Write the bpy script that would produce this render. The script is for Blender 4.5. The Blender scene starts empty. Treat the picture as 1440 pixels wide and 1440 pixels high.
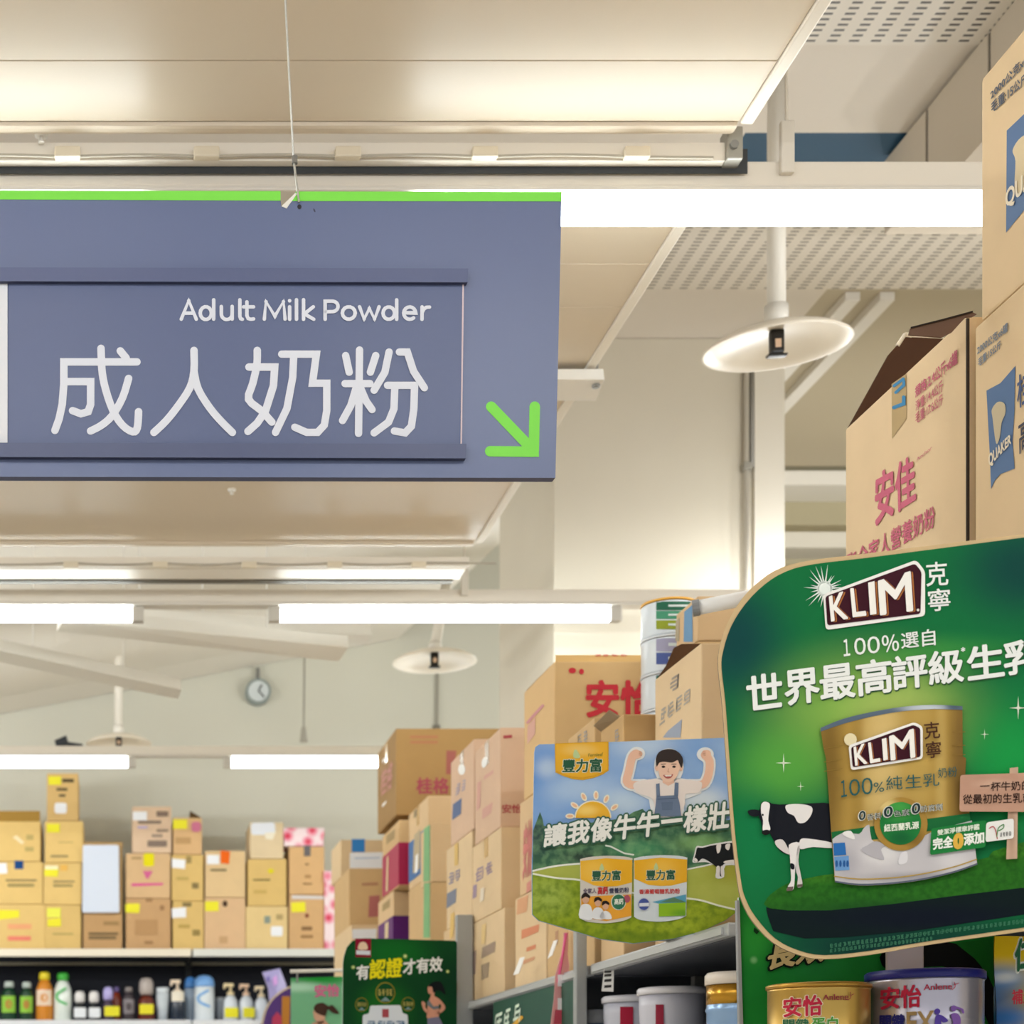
import bpy, bmesh, math, random
from mathutils import Vector, Matrix
random.seed(4)
sc = bpy.context.scene
COL = sc.collection
# ------------------------------------------------------------------ camera / world / light / exposure
F, CX, CY, EYE = 2300.0, 165.0, 1560.0, 1.5      # focal length (px of a 1440 frame), principal point, eye height
cd = bpy.data.cameras.new('camera')
cam = bpy.data.objects.new('camera', cd); COL.objects.link(cam)
cam.location = (0, 0, EYE); cam.rotation_euler = (math.radians(90), 0, 0)
cd.sensor_width = 36; cd.sensor_fit = 'HORIZONTAL'; cd.lens = F / 1440 * 36
cd.shift_x = (720 - CX) / 1440; cd.shift_y = (CY - 720) / 1440
cd.clip_start = .05; cd.clip_end = 60
cd.dof.use_dof = True; cd.dof.focus_distance = 2.35; cd.dof.aperture_fstop = 8.0
sc.camera = cam
w = bpy.data.worlds.new('world'); sc.world = w; w.use_nodes = True
w.node_tree.nodes['Background'].inputs[0].default_value = (.95, .98, 1.0, 1)
w.node_tree.nodes['Background'].inputs[1].default_value = .32
sc.view_settings.view_transform = 'Standard'; sc.view_settings.look = 'None'
sc.view_settings.exposure = 1.0; sc.view_settings.gamma = 1.0
sc.view_settings.use_curve_mapping = False
TUBE_E = 8.0                                    # radiance of a lit tube; the unseen lamps of each row are set stronger, to fill the room
ROWS = [3.13, 5.68, 8.1]
def lamp_row(d, idx, zoff=1.69):
    for i in idx:
        for k in (.2, .6, 1.0):
            l = bpy.data.lights.new('ceiling_lamp_light', 'POINT'); l.shadow_soft_size = .03
            l.energy = LAMP_W / 3; l.color = (.955, .98, 1)
            o = bpy.data.objects.new('ceiling_lamp_light', l); COL.objects.link(o)
            o.location = (.536 + k + 1.656 * i, d, EYE + zoff)
LAMP_W = 11.0
lamp_row(.6, (-3, -2, -1, 0, 1, 2)); LAMP_W = 7.0; lamp_row(-1.9, (-3, -2, -1, 0, 1, 2))
LAMP_W = 20.0
lamp_row(3.13, (-3, -2, 1, 2)); lamp_row(5.68, (-3, -2, 1, 2))
LAMP_W = 30.0
lamp_row(8.1, (-3, -2, 1, 2))

# ------------------------------------------------------------------ helpers
def lin(c): return c / 12.92 if c <= .04045 else ((c + .055) / 1.055) ** 2.4
def rgb(h):
    if isinstance(h, str):
        h = h.lstrip('#'); h = [int(h[i:i + 2], 16) for i in (0, 2, 4)]
    return tuple(lin(v / 255) for v in h) + (1,)
MC = {}
def mat(col, rough=.6, metal=0, spec=.4, emit=None, noise=0.0, scale=30.0, trans=0.0, alpha=1.0):
    k = (str(col), rough, metal, spec, str(emit), noise, scale, trans, alpha)
    if k in MC: return MC[k]
    m = bpy.data.materials.new('surface'); m.use_nodes = True
    nt = m.node_tree; b = nt.nodes['Principled BSDF']
    b.inputs['Base Color'].default_value = rgb(col); b.inputs['Roughness'].default_value = rough
    b.inputs['Metallic'].default_value = metal; b.inputs['Specular IOR Level'].default_value = spec
    b.inputs['Transmission Weight'].default_value = trans; b.inputs['Alpha'].default_value = alpha
    if emit: b.inputs['Emission Color'].default_value = rgb(col); b.inputs['Emission Strength'].default_value = emit
    if noise:
        tc = nt.nodes.new('ShaderNodeTexCoord'); n = nt.nodes.new('ShaderNodeTexNoise'); n.inputs['Scale'].default_value = scale
        n.inputs['Detail'].default_value = 4
        nt.links.new(tc.outputs['Object'], n.inputs['Vector'])
        mx = nt.nodes.new('ShaderNodeMix'); mx.data_type = 'RGBA'
        c = rgb(col); mx.inputs[6].default_value = tuple(v * (1 - noise) for v in c[:3]) + (1,)
        mx.inputs[7].default_value = tuple(min(1, v * (1 + noise)) for v in c[:3]) + (1,)
        nt.links.new(n.outputs['Fac'], mx.inputs[0]); nt.links.new(mx.outputs[2], b.inputs['Base Color'])
    MC[k] = m; return m
def printmat(base, blobs, rough=.45, noise=None):
    """printed picture: base colour plus soft coloured patches, in the print's own UV (pixels/1440). blob = (cx,cy,rx,ry,colour,strength)"""
    m = bpy.data.materials.new('print'); m.use_nodes = True; nt = m.node_tree; b = nt.nodes['Principled BSDF']
    b.inputs['Roughness'].default_value = .6; b.inputs['Specular IOR Level'].default_value = .12
    uv = nt.nodes.new('ShaderNodeUVMap'); cur = nt.nodes.new('ShaderNodeRGB'); cur.outputs[0].default_value = rgb(base); cur = cur.outputs[0]
    nz = nt.nodes.new('ShaderNodeTexNoise'); nz.inputs['Scale'].default_value = 14; nt.links.new(uv.outputs[0], nz.inputs[0])
    for cx, cy, rx, ry, c, s in blobs:
        mp = nt.nodes.new('ShaderNodeMapping'); mp.vector_type = 'POINT'
        mp.inputs['Scale'].default_value = (1440 / rx, 1440 / ry, 1)
        mp.inputs['Location'].default_value = (-cx / rx, -(1440 - cy) / ry, 0)
        nt.links.new(uv.outputs[0], mp.inputs[0])
        ln = nt.nodes.new('ShaderNodeVectorMath'); ln.operation = 'LENGTH'; nt.links.new(mp.outputs[0], ln.inputs[0])
        mr = nt.nodes.new('ShaderNodeMapRange'); mr.interpolation_type = 'SMOOTHERSTEP'
        mr.inputs[1].default_value = 0; mr.inputs[2].default_value = 1; mr.inputs[3].default_value = s; mr.inputs[4].default_value = 0
        nt.links.new(ln.outputs['Value'], mr.inputs[0])
        mx = nt.nodes.new('ShaderNodeMix'); mx.data_type = 'RGBA'; mx.inputs[7].default_value = rgb(c)
        nt.links.new(cur, mx.inputs[6]); nt.links.new(mr.outputs[0], mx.inputs[0]); cur = mx.outputs[2]
    if noise:
        sc_, am, dc = noise
        n2 = nt.nodes.new('ShaderNodeTexNoise'); n2.inputs['Scale'].default_value = sc_; n2.inputs['Detail'].default_value = 5
        nt.links.new(uv.outputs[0], n2.inputs[0])
        mr = nt.nodes.new('ShaderNodeMapRange'); mr.inputs[1].default_value = .4; mr.inputs[2].default_value = .7; mr.inputs[4].default_value = am
        nt.links.new(n2.outputs['Fac'], mr.inputs[0])
        mx = nt.nodes.new('ShaderNodeMix'); mx.data_type = 'RGBA'; mx.inputs[7].default_value = rgb(dc)
        nt.links.new(cur, mx.inputs[6]); nt.links.new(mr.outputs[0], mx.inputs[0]); cur = mx.outputs[2]
    nt.links.new(cur, b.inputs['Base Color']); return m
def P(x, y, d): return Vector(((x - CX) * d / F, d, EYE + (CY - y) * d / F))
BASE = {}
def tag(o, label=None, cat=None, group=None, kind=None):
    if label: o['label'] = label
    if cat: o['category'] = cat
    if group: o['group'] = group
    if kind: o['kind'] = kind
    return o
def empty(name, loc, label, cat, group=None):
    o = bpy.data.objects.new(name, None); COL.objects.link(o); o.location = loc; BASE[o] = Vector(loc)
    return tag(o, label, cat, group)
def obj(name, vs, fs, mats, parent=None, base=None, mi=None, smooth=False, uvs=None):
    vs = [Vector(v) for v in vs]
    wb = Vector(base) if base is not None else (BASE[parent] if parent else Vector((0, 0, 0)))
    me = bpy.data.meshes.new(name); me.from_pydata([v - wb for v in vs], [], fs)
    if not isinstance(mats, (list, tuple)): mats = [mats]
    for m in mats: me.materials.append(m)
    if mi: me.polygons.foreach_set('material_index', mi)
    if smooth: me.polygons.foreach_set('use_smooth', [True] * len(me.polygons))
    if uvs:
        ul = me.uv_layers.new(name='UVMap')
        for lp in me.loops: ul.data[lp.index].uv = uvs[lp.vertex_index]
    me.update()
    o = bpy.data.objects.new(name, me); COL.objects.link(o)
    if parent: o.parent = parent; o.location = wb - BASE[parent]
    else: o.location = wb
    BASE[o] = wb
    return o
def boxvf(x0, x1, y0, y1, z0, z1, c=0.0):
    bm = bmesh.new(); bmesh.ops.create_cube(bm, size=1)
    for v in bm.verts:
        v.co = Vector((x0 + (v.co.x + .5) * (x1 - x0), y0 + (v.co.y + .5) * (y1 - y0), z0 + (v.co.z + .5) * (z1 - z0)))
    if c: bmesh.ops.bevel(bm, geom=bm.edges[:], offset=c, segments=2, affect='EDGES', profile=.6)
    vs = [v.co.copy() for v in bm.verts]; bm.verts.index_update(); fs = [[v.index for v in f.verts] for f in bm.faces]; bm.free()
    return vs, fs
class MB:
    def __init__(s): s.v = []; s.f = []
    def add(s, vf):
        n = len(s.v); s.v += list(vf[0]); s.f += [[i + n for i in f] for f in vf[1]]; return s
    def box(s, *a, **k): return s.add(boxvf(*a, **k))
    def tube(s, pts, r, n=10): return s.add(tubevf(pts, r, n))
    def build(s, name, m, parent=None, base=None, smooth=False): return obj(name, s.v, s.f, m, parent, base, smooth=smooth)
def box(name, m, x0, x1, y0, y1, z0, z1, c=0.0, parent=None, base=None):
    v, f = boxvf(x0, x1, y0, y1, z0, z1, c); return obj(name, v, f, m, parent, base)
def tubevf(pts, r, n=10):
    pts = [Vector(p) for p in pts]; vs = []; fs = []
    for i, p in enumerate(pts):
        t = (pts[min(i + 1, len(pts) - 1)] - pts[max(i - 1, 0)]).normalized()
        a = t.orthogonal().normalized() if i == 0 else (pa - t * pa.dot(t)).normalized()
        pa = a; b = t.cross(a); rr = r[i] if isinstance(r, (list, tuple)) else r
        for k in range(n):
            q = 2 * math.pi * k / n; vs.append(p + (a * math.cos(q) + b * math.sin(q)) * rr)
    for i in range(len(pts) - 1):
        for k in range(n):
            k2 = (k + 1) % n; fs.append([i * n + k, i * n + k2, (i + 1) * n + k2, (i + 1) * n + k])
    fs.append(list(range(n))[::-1]); fs.append([(len(pts) - 1) * n + k for k in range(n)])
    return vs, fs
def lathevf(c, prof, n=32):
    vs = []; fs = []
    for r, z in prof:
        for k in range(n):
            q = 2 * math.pi * k / n; vs.append(Vector((c[0] + r * math.cos(q), c[1] + r * math.sin(q), c[2] + z)))
    for i in range(len(prof) - 1):
        for k in range(n):
            k2 = (k + 1) % n; fs.append([i * n + k, i * n + k2, (i + 1) * n + k2, (i + 1) * n + k])
    fs.append(list(range(n))[::-1]); fs.append([(len(prof) - 1) * n + k for k in range(n)])
    return vs, fs
def lathe(name, m, c, prof, parent=None, n=32, smooth=True):
    v, f = lathevf(c, prof, n); o = obj(name, v, f, m, parent, c if parent is None else None)
    if smooth:
        for p in o.data.polygons: p.use_smooth = len(p.vertices) == 4
    return o
class Pl:
    """a real plane in the room; hit() gives the point of it seen at a photo pixel"""
    def __init__(s, o, u, v=(0, 0, 1)):
        s.o = Vector(o); s.u = Vector(u).normalized(); s.v = Vector(v).normalized(); s.n = s.u.cross(s.v).normalized()
    def hit(s, x, y, lift=0.0):
        r = Vector(((x - CX) / F, 1, (CY - y) / F)); e = Vector((0, 0, EYE))
        return e + r * ((s.o - e).dot(s.n) / r.dot(s.n)) + s.n * lift
def front(d): return Pl((0, d, 0), (1, 0, 0))
def side(X): return Pl((X, 0, 0), (0, -1, 0))
class Cyl:
    def __init__(s, cx, cy, r): s.c = (cx, cy); s.r = r
    def hit(s, x, y, lift=0.0):
        r = Vector(((x - CX) / F, 1, (CY - y) / F)); R = s.r + lift
        a = r.x * r.x + 1; b = -2 * (r.x * s.c[0] + s.c[1]); c = s.c[0] ** 2 + s.c[1] ** 2 - R * R
        D = max(0, b * b - 4 * a * c); t = (-b - math.sqrt(D)) / (2 * a)
        return Vector((0, 0, EYE)) + r * t
def K(x0, y0, s): return lambda *p: [(x0 + p[i] * s, y0 + p[i + 1] * s) for i in range(0, len(p), 2)]
N = K(0, 0, 1)
def sm(pts, n=5, closed=True):
    out = []; L = len(pts)
    rng = range(L) if closed else range(L - 1)
    for i in rng:
        g = lambda j: pts[j % L] if closed else pts[max(0, min(L - 1, j))]
        p0, p1, p2, p3 = g(i - 1), g(i), g(i + 1), g(i + 2)
        for k in range(n):
            t = k / n
            out.append(tuple(.5 * (2 * p1[a] + (p2[a] - p0[a]) * t + (2 * p0[a] - 5 * p1[a] + 4 * p2[a] - p3[a]) * t * t + (3 * p1[a] - p0[a] - 3 * p2[a] + p3[a]) * t ** 3) for a in (0, 1)))
    if not closed: out.append(pts[-1])
    return out
def ell(cx, cy, rx, ry, n=20, rot=0.0):
    c, s = math.cos(rot), math.sin(rot); o = []
    for k in range(n):
        q = 2 * math.pi * k / n; a, b = rx * math.cos(q), ry * math.sin(q); o.append((cx + a * c - b * s, cy + a * s + b * c))
    return o
def rect(x0, y0, x1, y1): return [(x0, y0), (x1, y0), (x1, y1), (x0, y1)]
def rnd(pts, r, n=5):
    o = []; L = len(pts)
    for i, p in enumerate(pts):
        p = Vector(p); a = (Vector(pts[i - 1]) - p); b = (Vector(pts[(i + 1) % L]) - p)
        ra = min(r, a.length / 2); rb = min(r, b.length / 2); A = p + a.normalized() * ra; B = p + b.normalized() * rb
        for k in range(n + 1):
            t = k / n; q = A * (1 - t) ** 2 + p * 2 * t * (1 - t) + B * t * t; o.append((q.x, q.y))
    return o
TC = {}
def glyphs(s):
    if s in TC: return TC[s]
    c = bpy.data.curves.new('t', 'FONT'); c.body = s; c.resolution_u = 3
    o = bpy.data.objects.new('t', c); COL.objects.link(o)
    dg = bpy.context.evaluated_depsgraph_get(); m = bpy.data.meshes.new_from_object(o.evaluated_get(dg))
    vs = [(v.co.x, v.co.y) for v in m.vertices]; fs = [list(p.vertices) for p in m.polygons]
    bpy.data.objects.remove(o); bpy.data.curves.remove(c); bpy.data.meshes.remove(m)
    xs = [v[0] for v in vs]; ys = [v[1] for v in vs]; x0, x1, y0, y1 = min(xs), max(xs), min(ys), max(ys)
    r = ([((v[0] - x0) / (x1 - x0), (v[1] - y0) / max(1e-6, y1 - y0)) for v in vs], fs, x1 - x0, max(1e-6, y1 - y0)); TC[s] = r; return r
class Art:
    """flat print lying on a surface of the room, several colours in one mesh"""
    EPS = .0006
    def __init__(s, pl, eps=None): s.pl = pl; s.v = []; s.f = []; s.m = []; s.mi = []; s.uv = []; s.e = eps or Art.EPS
    def _m(s, m):
        if not isinstance(m, bpy.types.Material): m = mat(m, .6, spec=.12)
        if m not in s.m: s.m.append(m)
        return s.m.index(m)
    def raw(s, pts, faces, m, L):
        n = len(s.v); mi = s._m(m)
        for x, y in pts: s.v.append(s.pl.hit(x, y, s.e * L)); s.uv.append((x / 1440, 1 - y / 1440))
        for f in faces: s.f.append([i + n for i in f]); s.mi.append(mi)
        return s
    def poly(s, pts, m, L=1):
        a = sum(pts[i - 1][0] * pts[i][1] - pts[i][0] * pts[i - 1][1] for i in range(len(pts)))
        if a > 0: pts = pts[::-1]
        return s.raw(pts, [list(range(len(pts)))], m, L)
    def grid(s, tl, tr, br, bl, m, L=1, nx=12, ny=2):
        pts = []; fs = []
        for j in range(ny + 1):
            for i in range(nx + 1):
                a, b = i / nx, j / ny
                pts.append(tuple((tl[k] * (1 - a) + tr[k] * a) * (1 - b) + (bl[k] * (1 - a) + br[k] * a) * b for k in (0, 1)))
        for j in range(ny):
            for i in range(nx): p = j * (nx + 1) + i; fs.append([p, p + nx + 1, p + nx + 2, p + 1])
        return s.raw(pts, fs, m, L)
    def text(s, t, q, m, L=2, bold=0.0):
        """q = tl, tr, br, bl pixels of the lettering's bounding box"""
        vs, fs, wem, hem = glyphs(t); tl, tr, br, bl = q
        pts = [tuple((bl[k] * (1 - a) + br[k] * a) * (1 - b) + (tl[k] * (1 - a) + tr[k] * a) * b for k in (0, 1)) for a, b in vs]
        s.raw(pts, fs, m, L)
        if bold > 0:
            ex = [(tr[k] - tl[k]) / wem for k in (0, 1)]; ey = [(bl[k] - tl[k]) / hem for k in (0, 1)]
            n = 6 if bold < .05 else 10
            for i in range(n):
                c_, d_ = bold * math.cos(2 * math.pi * i / n), bold * math.sin(2 * math.pi * i / n)
                s.raw([(x + ex[0] * c_ + ey[0] * d_, y + ex[1] * c_ + ey[1] * d_) for x, y in pts], fs, m, L + .05 * (i + 1))
        return s
    def scribble(s, n, q, m, L=2):
        """unreadable small print: n clusters of short strokes in a quad"""
        R = random.Random(n * 7 + int(q[0][0])); tl, tr, br, bl = q
        at = lambda a, b: tuple((tl[k] * (1 - a) + tr[k] * a) * (1 - b) + (bl[k] * (1 - a) + br[k] * a) * b for k in (0, 1))
        for i in range(n):
            a0, a1 = (i + .1) / n, (i + .9) / n
            for b in (.08, .36, .64, .9):
                x0, x1 = a0 + R.uniform(0, .25) / n, a1 - R.uniform(0, .25) / n; s.poly([at(x0, b - .07), at(x1, b - .07), at(x1, b + .07), at(x0, b + .07)], m, L)
            for _ in range(2):
                x = R.uniform(a0, a1); y0, y1 = R.uniform(0, .3), R.uniform(.6, 1); s.poly([at(x - .05 / n, y0), at(x + .05 / n, y0), at(x + .05 / n, y1), at(x - .05 / n, y1)], m, L + .05)
        return s
    def stroke(s, pts, w, m, L=2, cap=True):
        h = w / 2; s.k = getattr(s, 'k', 0) + 1; L = L + .045 * (s.k % 20)
        q = [Vector(pts[0])]
        for v in pts[1:]:
            if (Vector(v) - q[-1]).length > 1e-4: q.append(Vector(v))
        n = len(q)
        if n < 2: return s.poly(ell(q[0].x, q[0].y, h, h, 14), m, L)
        loop = (q[0] - q[-1]).length < 1e-3 and n > 3
        if loop: q.pop(); n -= 1
        nr = lambda a, b: Vector((-(b - a).y, (b - a).x)).normalized()
        A, B = [], []
        for i in range(n):
            n0 = nr(q[i - 1], q[i]) if (i > 0 or loop) else nr(q[0], q[1])
            n1 = nr(q[i], q[(i + 1) % n]) if (i < n - 1 or loop) else n0
            mm = n0 + n1; c = max(.55, mm.length / 2); mm = mm.normalized() if mm.length > 1e-6 else n0
            A.append(q[i] + mm * h / c); B.append(q[i] - mm * h / c)
            if n0.dot(n1) < .5 and 0 < i < n - 1: s.poly(ell(q[i].x, q[i].y, h, h, 14), m, L + .02)
        vs = [tuple(v) for v in A + B]
        fs = [[i, (i + 1) % n, (i + 1) % n + n, i + n] for i in range(n if loop else n - 1)]
        if cap and not loop:
            for e_, d_ in ((0, -1), (n - 1, 1)):
                t_ = (q[1] - q[0] if e_ == 0 else q[-1] - q[-2]).normalized() * d_; a0 = math.atan2(t_.y, t_.x); k = len(vs)
                arc_ = [(q[e_].x + h * math.cos(a0 + w_), q[e_].y + h * math.sin(a0 + w_)) for w_ in [math.pi / 2 - math.pi * z / 9 for z in range(10)]]
                vs += arc_; fs.append(list(range(k, k + 10)))
        ar = lambda f: sum(vs[f[i - 1]][0] * vs[f[i]][1] - vs[f[i]][0] * vs[f[i - 1]][1] for i in range(len(f)))
        return s.raw(vs, [f[::-1] if ar(f) > 0 else f for f in fs], m, L)
    def build(s, name, parent, base=None, label=None):
        o = obj(name, s.v, s.f, s.m, parent, base, mi=s.mi, uvs=s.uv)
        if label: o['label'] = label
        return o
def slab(name, pl, pts, th, mf, ms, parent=None, base=None):
    """plate with real thickness: outline on the plane, th metres deep behind it"""
    a = sum(pts[i - 1][0] * pts[i][1] - pts[i][0] * pts[i - 1][1] for i in range(len(pts)))
    if a > 0: pts = pts[::-1]
    n = len(pts); A = [pl.hit(x, y) for x, y in pts]; B = [p - pl.n * th for p in A]
    fs = [list(range(n)), list(range(n, 2 * n))[::-1]] + [[i, i + n, (i + 1) % n + n, (i + 1) % n] for i in range(n)]
    uv = [(x / 1440, 1 - y / 1440) for x, y in pts] * 2
    return obj(name, A + B, fs, [mf, ms], parent, base, mi=[0, 1] + [1] * n, uvs=uv)
CREAM, BEIGE, WHITE = '#ece2d2', '#e2d5c2', '#f2efe8'
M_PANEL = mat('#dccdb6', .38, spec=.4); M_TRIM = mat('#ece4d6', .45); M_WALL = mat('#d5cdbb', .7, noise=.04, scale=3)
M_WHITE = mat('#efebe2', .4); M_STEEL = mat('#8d8d8a', .35, metal=.6); M_DARK = mat('#20262c', .5)

# ------------------------------------------------------------------ room shell
def st(name, m, *b, c=0.0): return tag(box(name, m, *b, c=c), kind='structure')
E0 = EYE
st('floor', mat('#e4ded2', .3), -7, 7, -4, 12, -.1, 0)
st('wall_back', mat('#d6d5c8', .7, noise=.03, scale=2), -7, 7, 10.6, 10.7, 0, 5.6)
st('wall_left', M_WALL, -7.1, -7, -4, 12, 0, 5.6)
st('wall_right', M_WALL, 7, 7.1, -4, 12, 0, 5.6)
HZ = E0 + 2.83
def perforated(hole):
    m = bpy.data.materials.new('perforated_panel'); m.use_nodes = True; nt = m.node_tree; b = nt.nodes['Principled BSDF']
    tc = nt.nodes.new('ShaderNodeTexCoord'); sp = nt.nodes.new('ShaderNodeSeparateXYZ'); nt.links.new(tc.outputs['Object'], sp.inputs[0])
    def mth(op, a, v2=None):
        n = nt.nodes.new('ShaderNodeMath'); n.operation = op
        if isinstance(a, float): n.inputs[0].default_value = a
        else: nt.links.new(a, n.inputs[0])
        if v2 is not None:
            if isinstance(v2, float): n.inputs[1].default_value = v2
            else: nt.links.new(v2, n.inputs[1])
        return n.outputs[0]
    def slot(ax, per, wd):
        u = mth('FRACT', mth('MULTIPLY', ax, 1 / per)); return mth('LESS_THAN', mth('ABSOLUTE', mth('SUBTRACT', u, .5)), wd / per / 2)
    s = mth('MULTIPLY', slot(sp.outputs[0], .058, .027), slot(sp.outputs[1], .0213, .0085))
    mx = nt.nodes.new('ShaderNodeMix'); mx.data_type = 'RGBA'; mx.inputs[6].default_value = rgb('#ddd5c8'); mx.inputs[7].default_value = rgb(hole)
    nt.links.new(s, mx.inputs[0]); nt.links.new(mx.outputs[2], b.inputs['Base Color']); b.inputs['Roughness'].default_value = .5
    return m
M_PERF = perforated('#4c4843'); M_PERF2 = perforated('#857d72')
M_HIGH = mat('#dcd3c6', .55)
def ceil(m, x0, x1, d0, d1, z=HZ): return st('ceiling', m, x0, x1, d0, d1, z, z + .05)
ceil(M_HIGH, -7, 7, -4, 2.5); ceil(M_PERF, 1.0, 7, 2.5, 4.33, HZ - .012); ceil(M_HIGH, -7, 7, 4.33, 4.74)
ceil(M_HIGH, -7, 1.0, 2.5, 4.33)
ceil(mat('#1f4a66', .6), 1.82, 7, 4.74, 5.0, HZ); ceil(M_HIGH, -7, 1.82, 4.74, 5.0)  # dark blue strip: shade of the ceiling recess put in as panel colour
ceil(M_PERF2, 1.0, 7, 5.0, 5.62, HZ - .012); ceil(M_HIGH, -7, 1.0, 5.0, 5.62); ceil(M_HIGH, -7, 2.45, 5.62, 6.9); ceil(mat('#b9ad94', .6), 2.45, 7, 5.62, 7.2)
st('ceiling', M_HIGH, -7, 7, 6.9, 11, E0 + 3.9, E0 + 3.95)
# bulkhead wall beyond the first lamp rail, built of two flush boards
st('wall_bulkhead', mat('#cfc3b0', .6), 2.28, 6.5, 3.4, 4.27, E0 + 2.3, HZ - .013)
st('wall_bulkhead', mat('#cfc3b0', .6), 2.28, 6.5, 4.285, 4.60, E0 + 2.55, HZ - .013)
st('wall_bulkhead', mat('#cfc3b0', .6), 2.28, 6.5, 4.615, 4.86, E0 + 2.6, HZ - .013)
for yy in (4.2775, 4.6075): st('trim_1', M_DARK, 2.285, 6.5, yy - .006, yy + .006, E0 + 2.62, HZ - .013)
# low suspended ceiling bays of long planks
LZ = E0 + 1.83; LX = 1.165
def bay(d0, d1, seam, step):
    b = MB(); ds = [d1]; k = seam
    while k > d1: k -= step
    while k > d0: ds.append(k); k -= step
    ds.append(d0); ds = sorted(ds)
    for a, c in zip(ds[:-1], ds[1:]): b.box(-6, LX - .012, a + .001, c - .001, LZ, LZ + .02, c=.0015)
    tag(b.build('ceiling', M_PANEL), kind='structure')
    tag(MB().box(LX - .011, LX + .012, d0, d1, LZ - .006, LZ + .035, c=.003).build('trim_2', M_TRIM), kind='structure')
    tag(MB().box(-6, LX - .013, d1 + .001, d1 + .03, LZ - .008, LZ + .03, c=.008).build('trim_3', M_PANEL), kind='structure')
bay(.2, 3.03, 2.854, .19); bay(3.3, 5.27, 3.73, .19)
# big column with flat conduits on its face
CF = 6.0
st('column', M_WALL, 1.60, 2.44, CF, 6.85, 0, HZ - .001, c=.004)
st('trim_4', mat('#e3dccd', .5), 2.33, 2.44, CF - .02, CF - .001, 0, HZ - .01)
cp = empty('wall_conduit', (2.305, CF - .02, 0), 'pair of thin vertical cable conduits running down the big column', 'conduit')
MB().tube([(2.30, CF - .02, 0), (2.30, CF - .02, HZ - .01)], .010, 8).build('pipe', mat('#d8d2c5', .4), cp, smooth=True)
MB().tube([(2.322, CF - .014, E0 + 2.35), (2.322, CF - .014, HZ - .01)], .008, 8).build('cable', mat('#8f8b82', .5), cp, smooth=True)
box('joint_box', mat('#9b978c', .5), 2.285, 2.315, CF - .04, CF - .001, E0 + 2.335, E0 + 2.36, c=.002, parent=cp)
# far right bay seen beyond the column: olive wall, pale fascia and two beams
st('wall_far', mat('#b3a98a', .7), 2.45, 7, 7.4, 7.5, 0, 5.39)
def fas(y0, y1, d=7.35, th=.05, c='#ddd6c8'): 
    a, b = P(1095, y0, d), P(1440, y1, d); st('beam', mat(c, .5), 2.45, 7, d, d + th - .001, b.z, a.z)
fas(478, 560, 7.3, .1, '#e6e1d6'); fas(561, 590, 7.35, .05, '#cfc8b2'); fas(662, 682, 7.2, .2, '#e9e4d9'); fas(748, 770, 7.25, .15, '#d9d3c4'); fas(800, 822, 7.25, .15)
for X in (2.52, 2.64): st('beam', mat('#e6e1d8', .5), X, X + .05, 5.66, 7.2, HZ - .03, HZ - .001)
# sloping ceiling in the far part
a, b = P(-400, 1080, 10.59), P(560, 898, 10.59); c, d = P(760, 720, 7.2), P(-900, 880, 7.2)
c.y = d.y = 6.95
tag(obj('ceiling', [a, b, c, d, a + Vector((0, 0, .05)), b + Vector((0, 0, .05)), c + Vector((0, 0, .05)), d + Vector((0, 0, .05))],
        [[3, 2, 1, 0], [4, 5, 6, 7], [0, 1, 5, 4], [1, 2, 6, 5], [2, 3, 7, 6], [3, 0, 4, 7]], mat('#f3eee4', .7)), kind='structure')
# ------------------------------------------------------------------ lamp rails and fluorescent tubes
M_TUBE = mat('#f4fdff', .4, emit=TUBE_E)
RAILW = ['white lamp rail nearest the camera, behind the hanging aisle sign', 'white lamp rail crossing in front of the big column', 'farthest white lamp rail, just above the stacked cartons']
for i, d in enumerate(ROWS):
    top = (235, 831, 1050)[i]; z1 = E0 + (CY - top) * d / F; z0 = E0 + 1.735
    r = empty('lamp_rail', (0, d, z1), RAILW[i], 'lamp rail', 'lamp rails')
    box('channel', M_TRIM, -6, 6.5, d - .02, d + .02, z0 + .02, z1, c=.004, parent=r)
    box('reflector', mat('#e3ddd2', .5), -6, 6.5, d - .027, d + .027, z0 + .009, z0 + .019, c=.004, parent=r)
    for X in ((-2.5, 1.27), (-2.5, 1.2), (-2.5, 3.5))[i]:
        s0 = (CX + F * X / d)
        box('hanger', mat('#e3dccf', .4), X - .013, X + .013, d - .034, d - .0205, z0 + .04, z1 + .07, c=.003, parent=r)
        MB().tube([(X, d - .026, z1 + .06), (X, d - .026, HZ)], .003, 6).build('hanging_rod', M_TRIM, r)
TL = {(0, -1): 'lit tube hidden behind the left part of the aisle sign', (0, 0): 'very bright lit tube right beside the aisle sign', (1, -1): 'lit tube cut by the picture edge, in the middle row of lamps',
      (1, 0): 'lit tube of the middle lamp row ending near the top of the can tower', (2, -1): 'lit tube above the leftmost cartons by the back wall',
      (2, 0): 'lit tube of the far lamp row next to the tall end carton'}
tube0 = None
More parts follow.
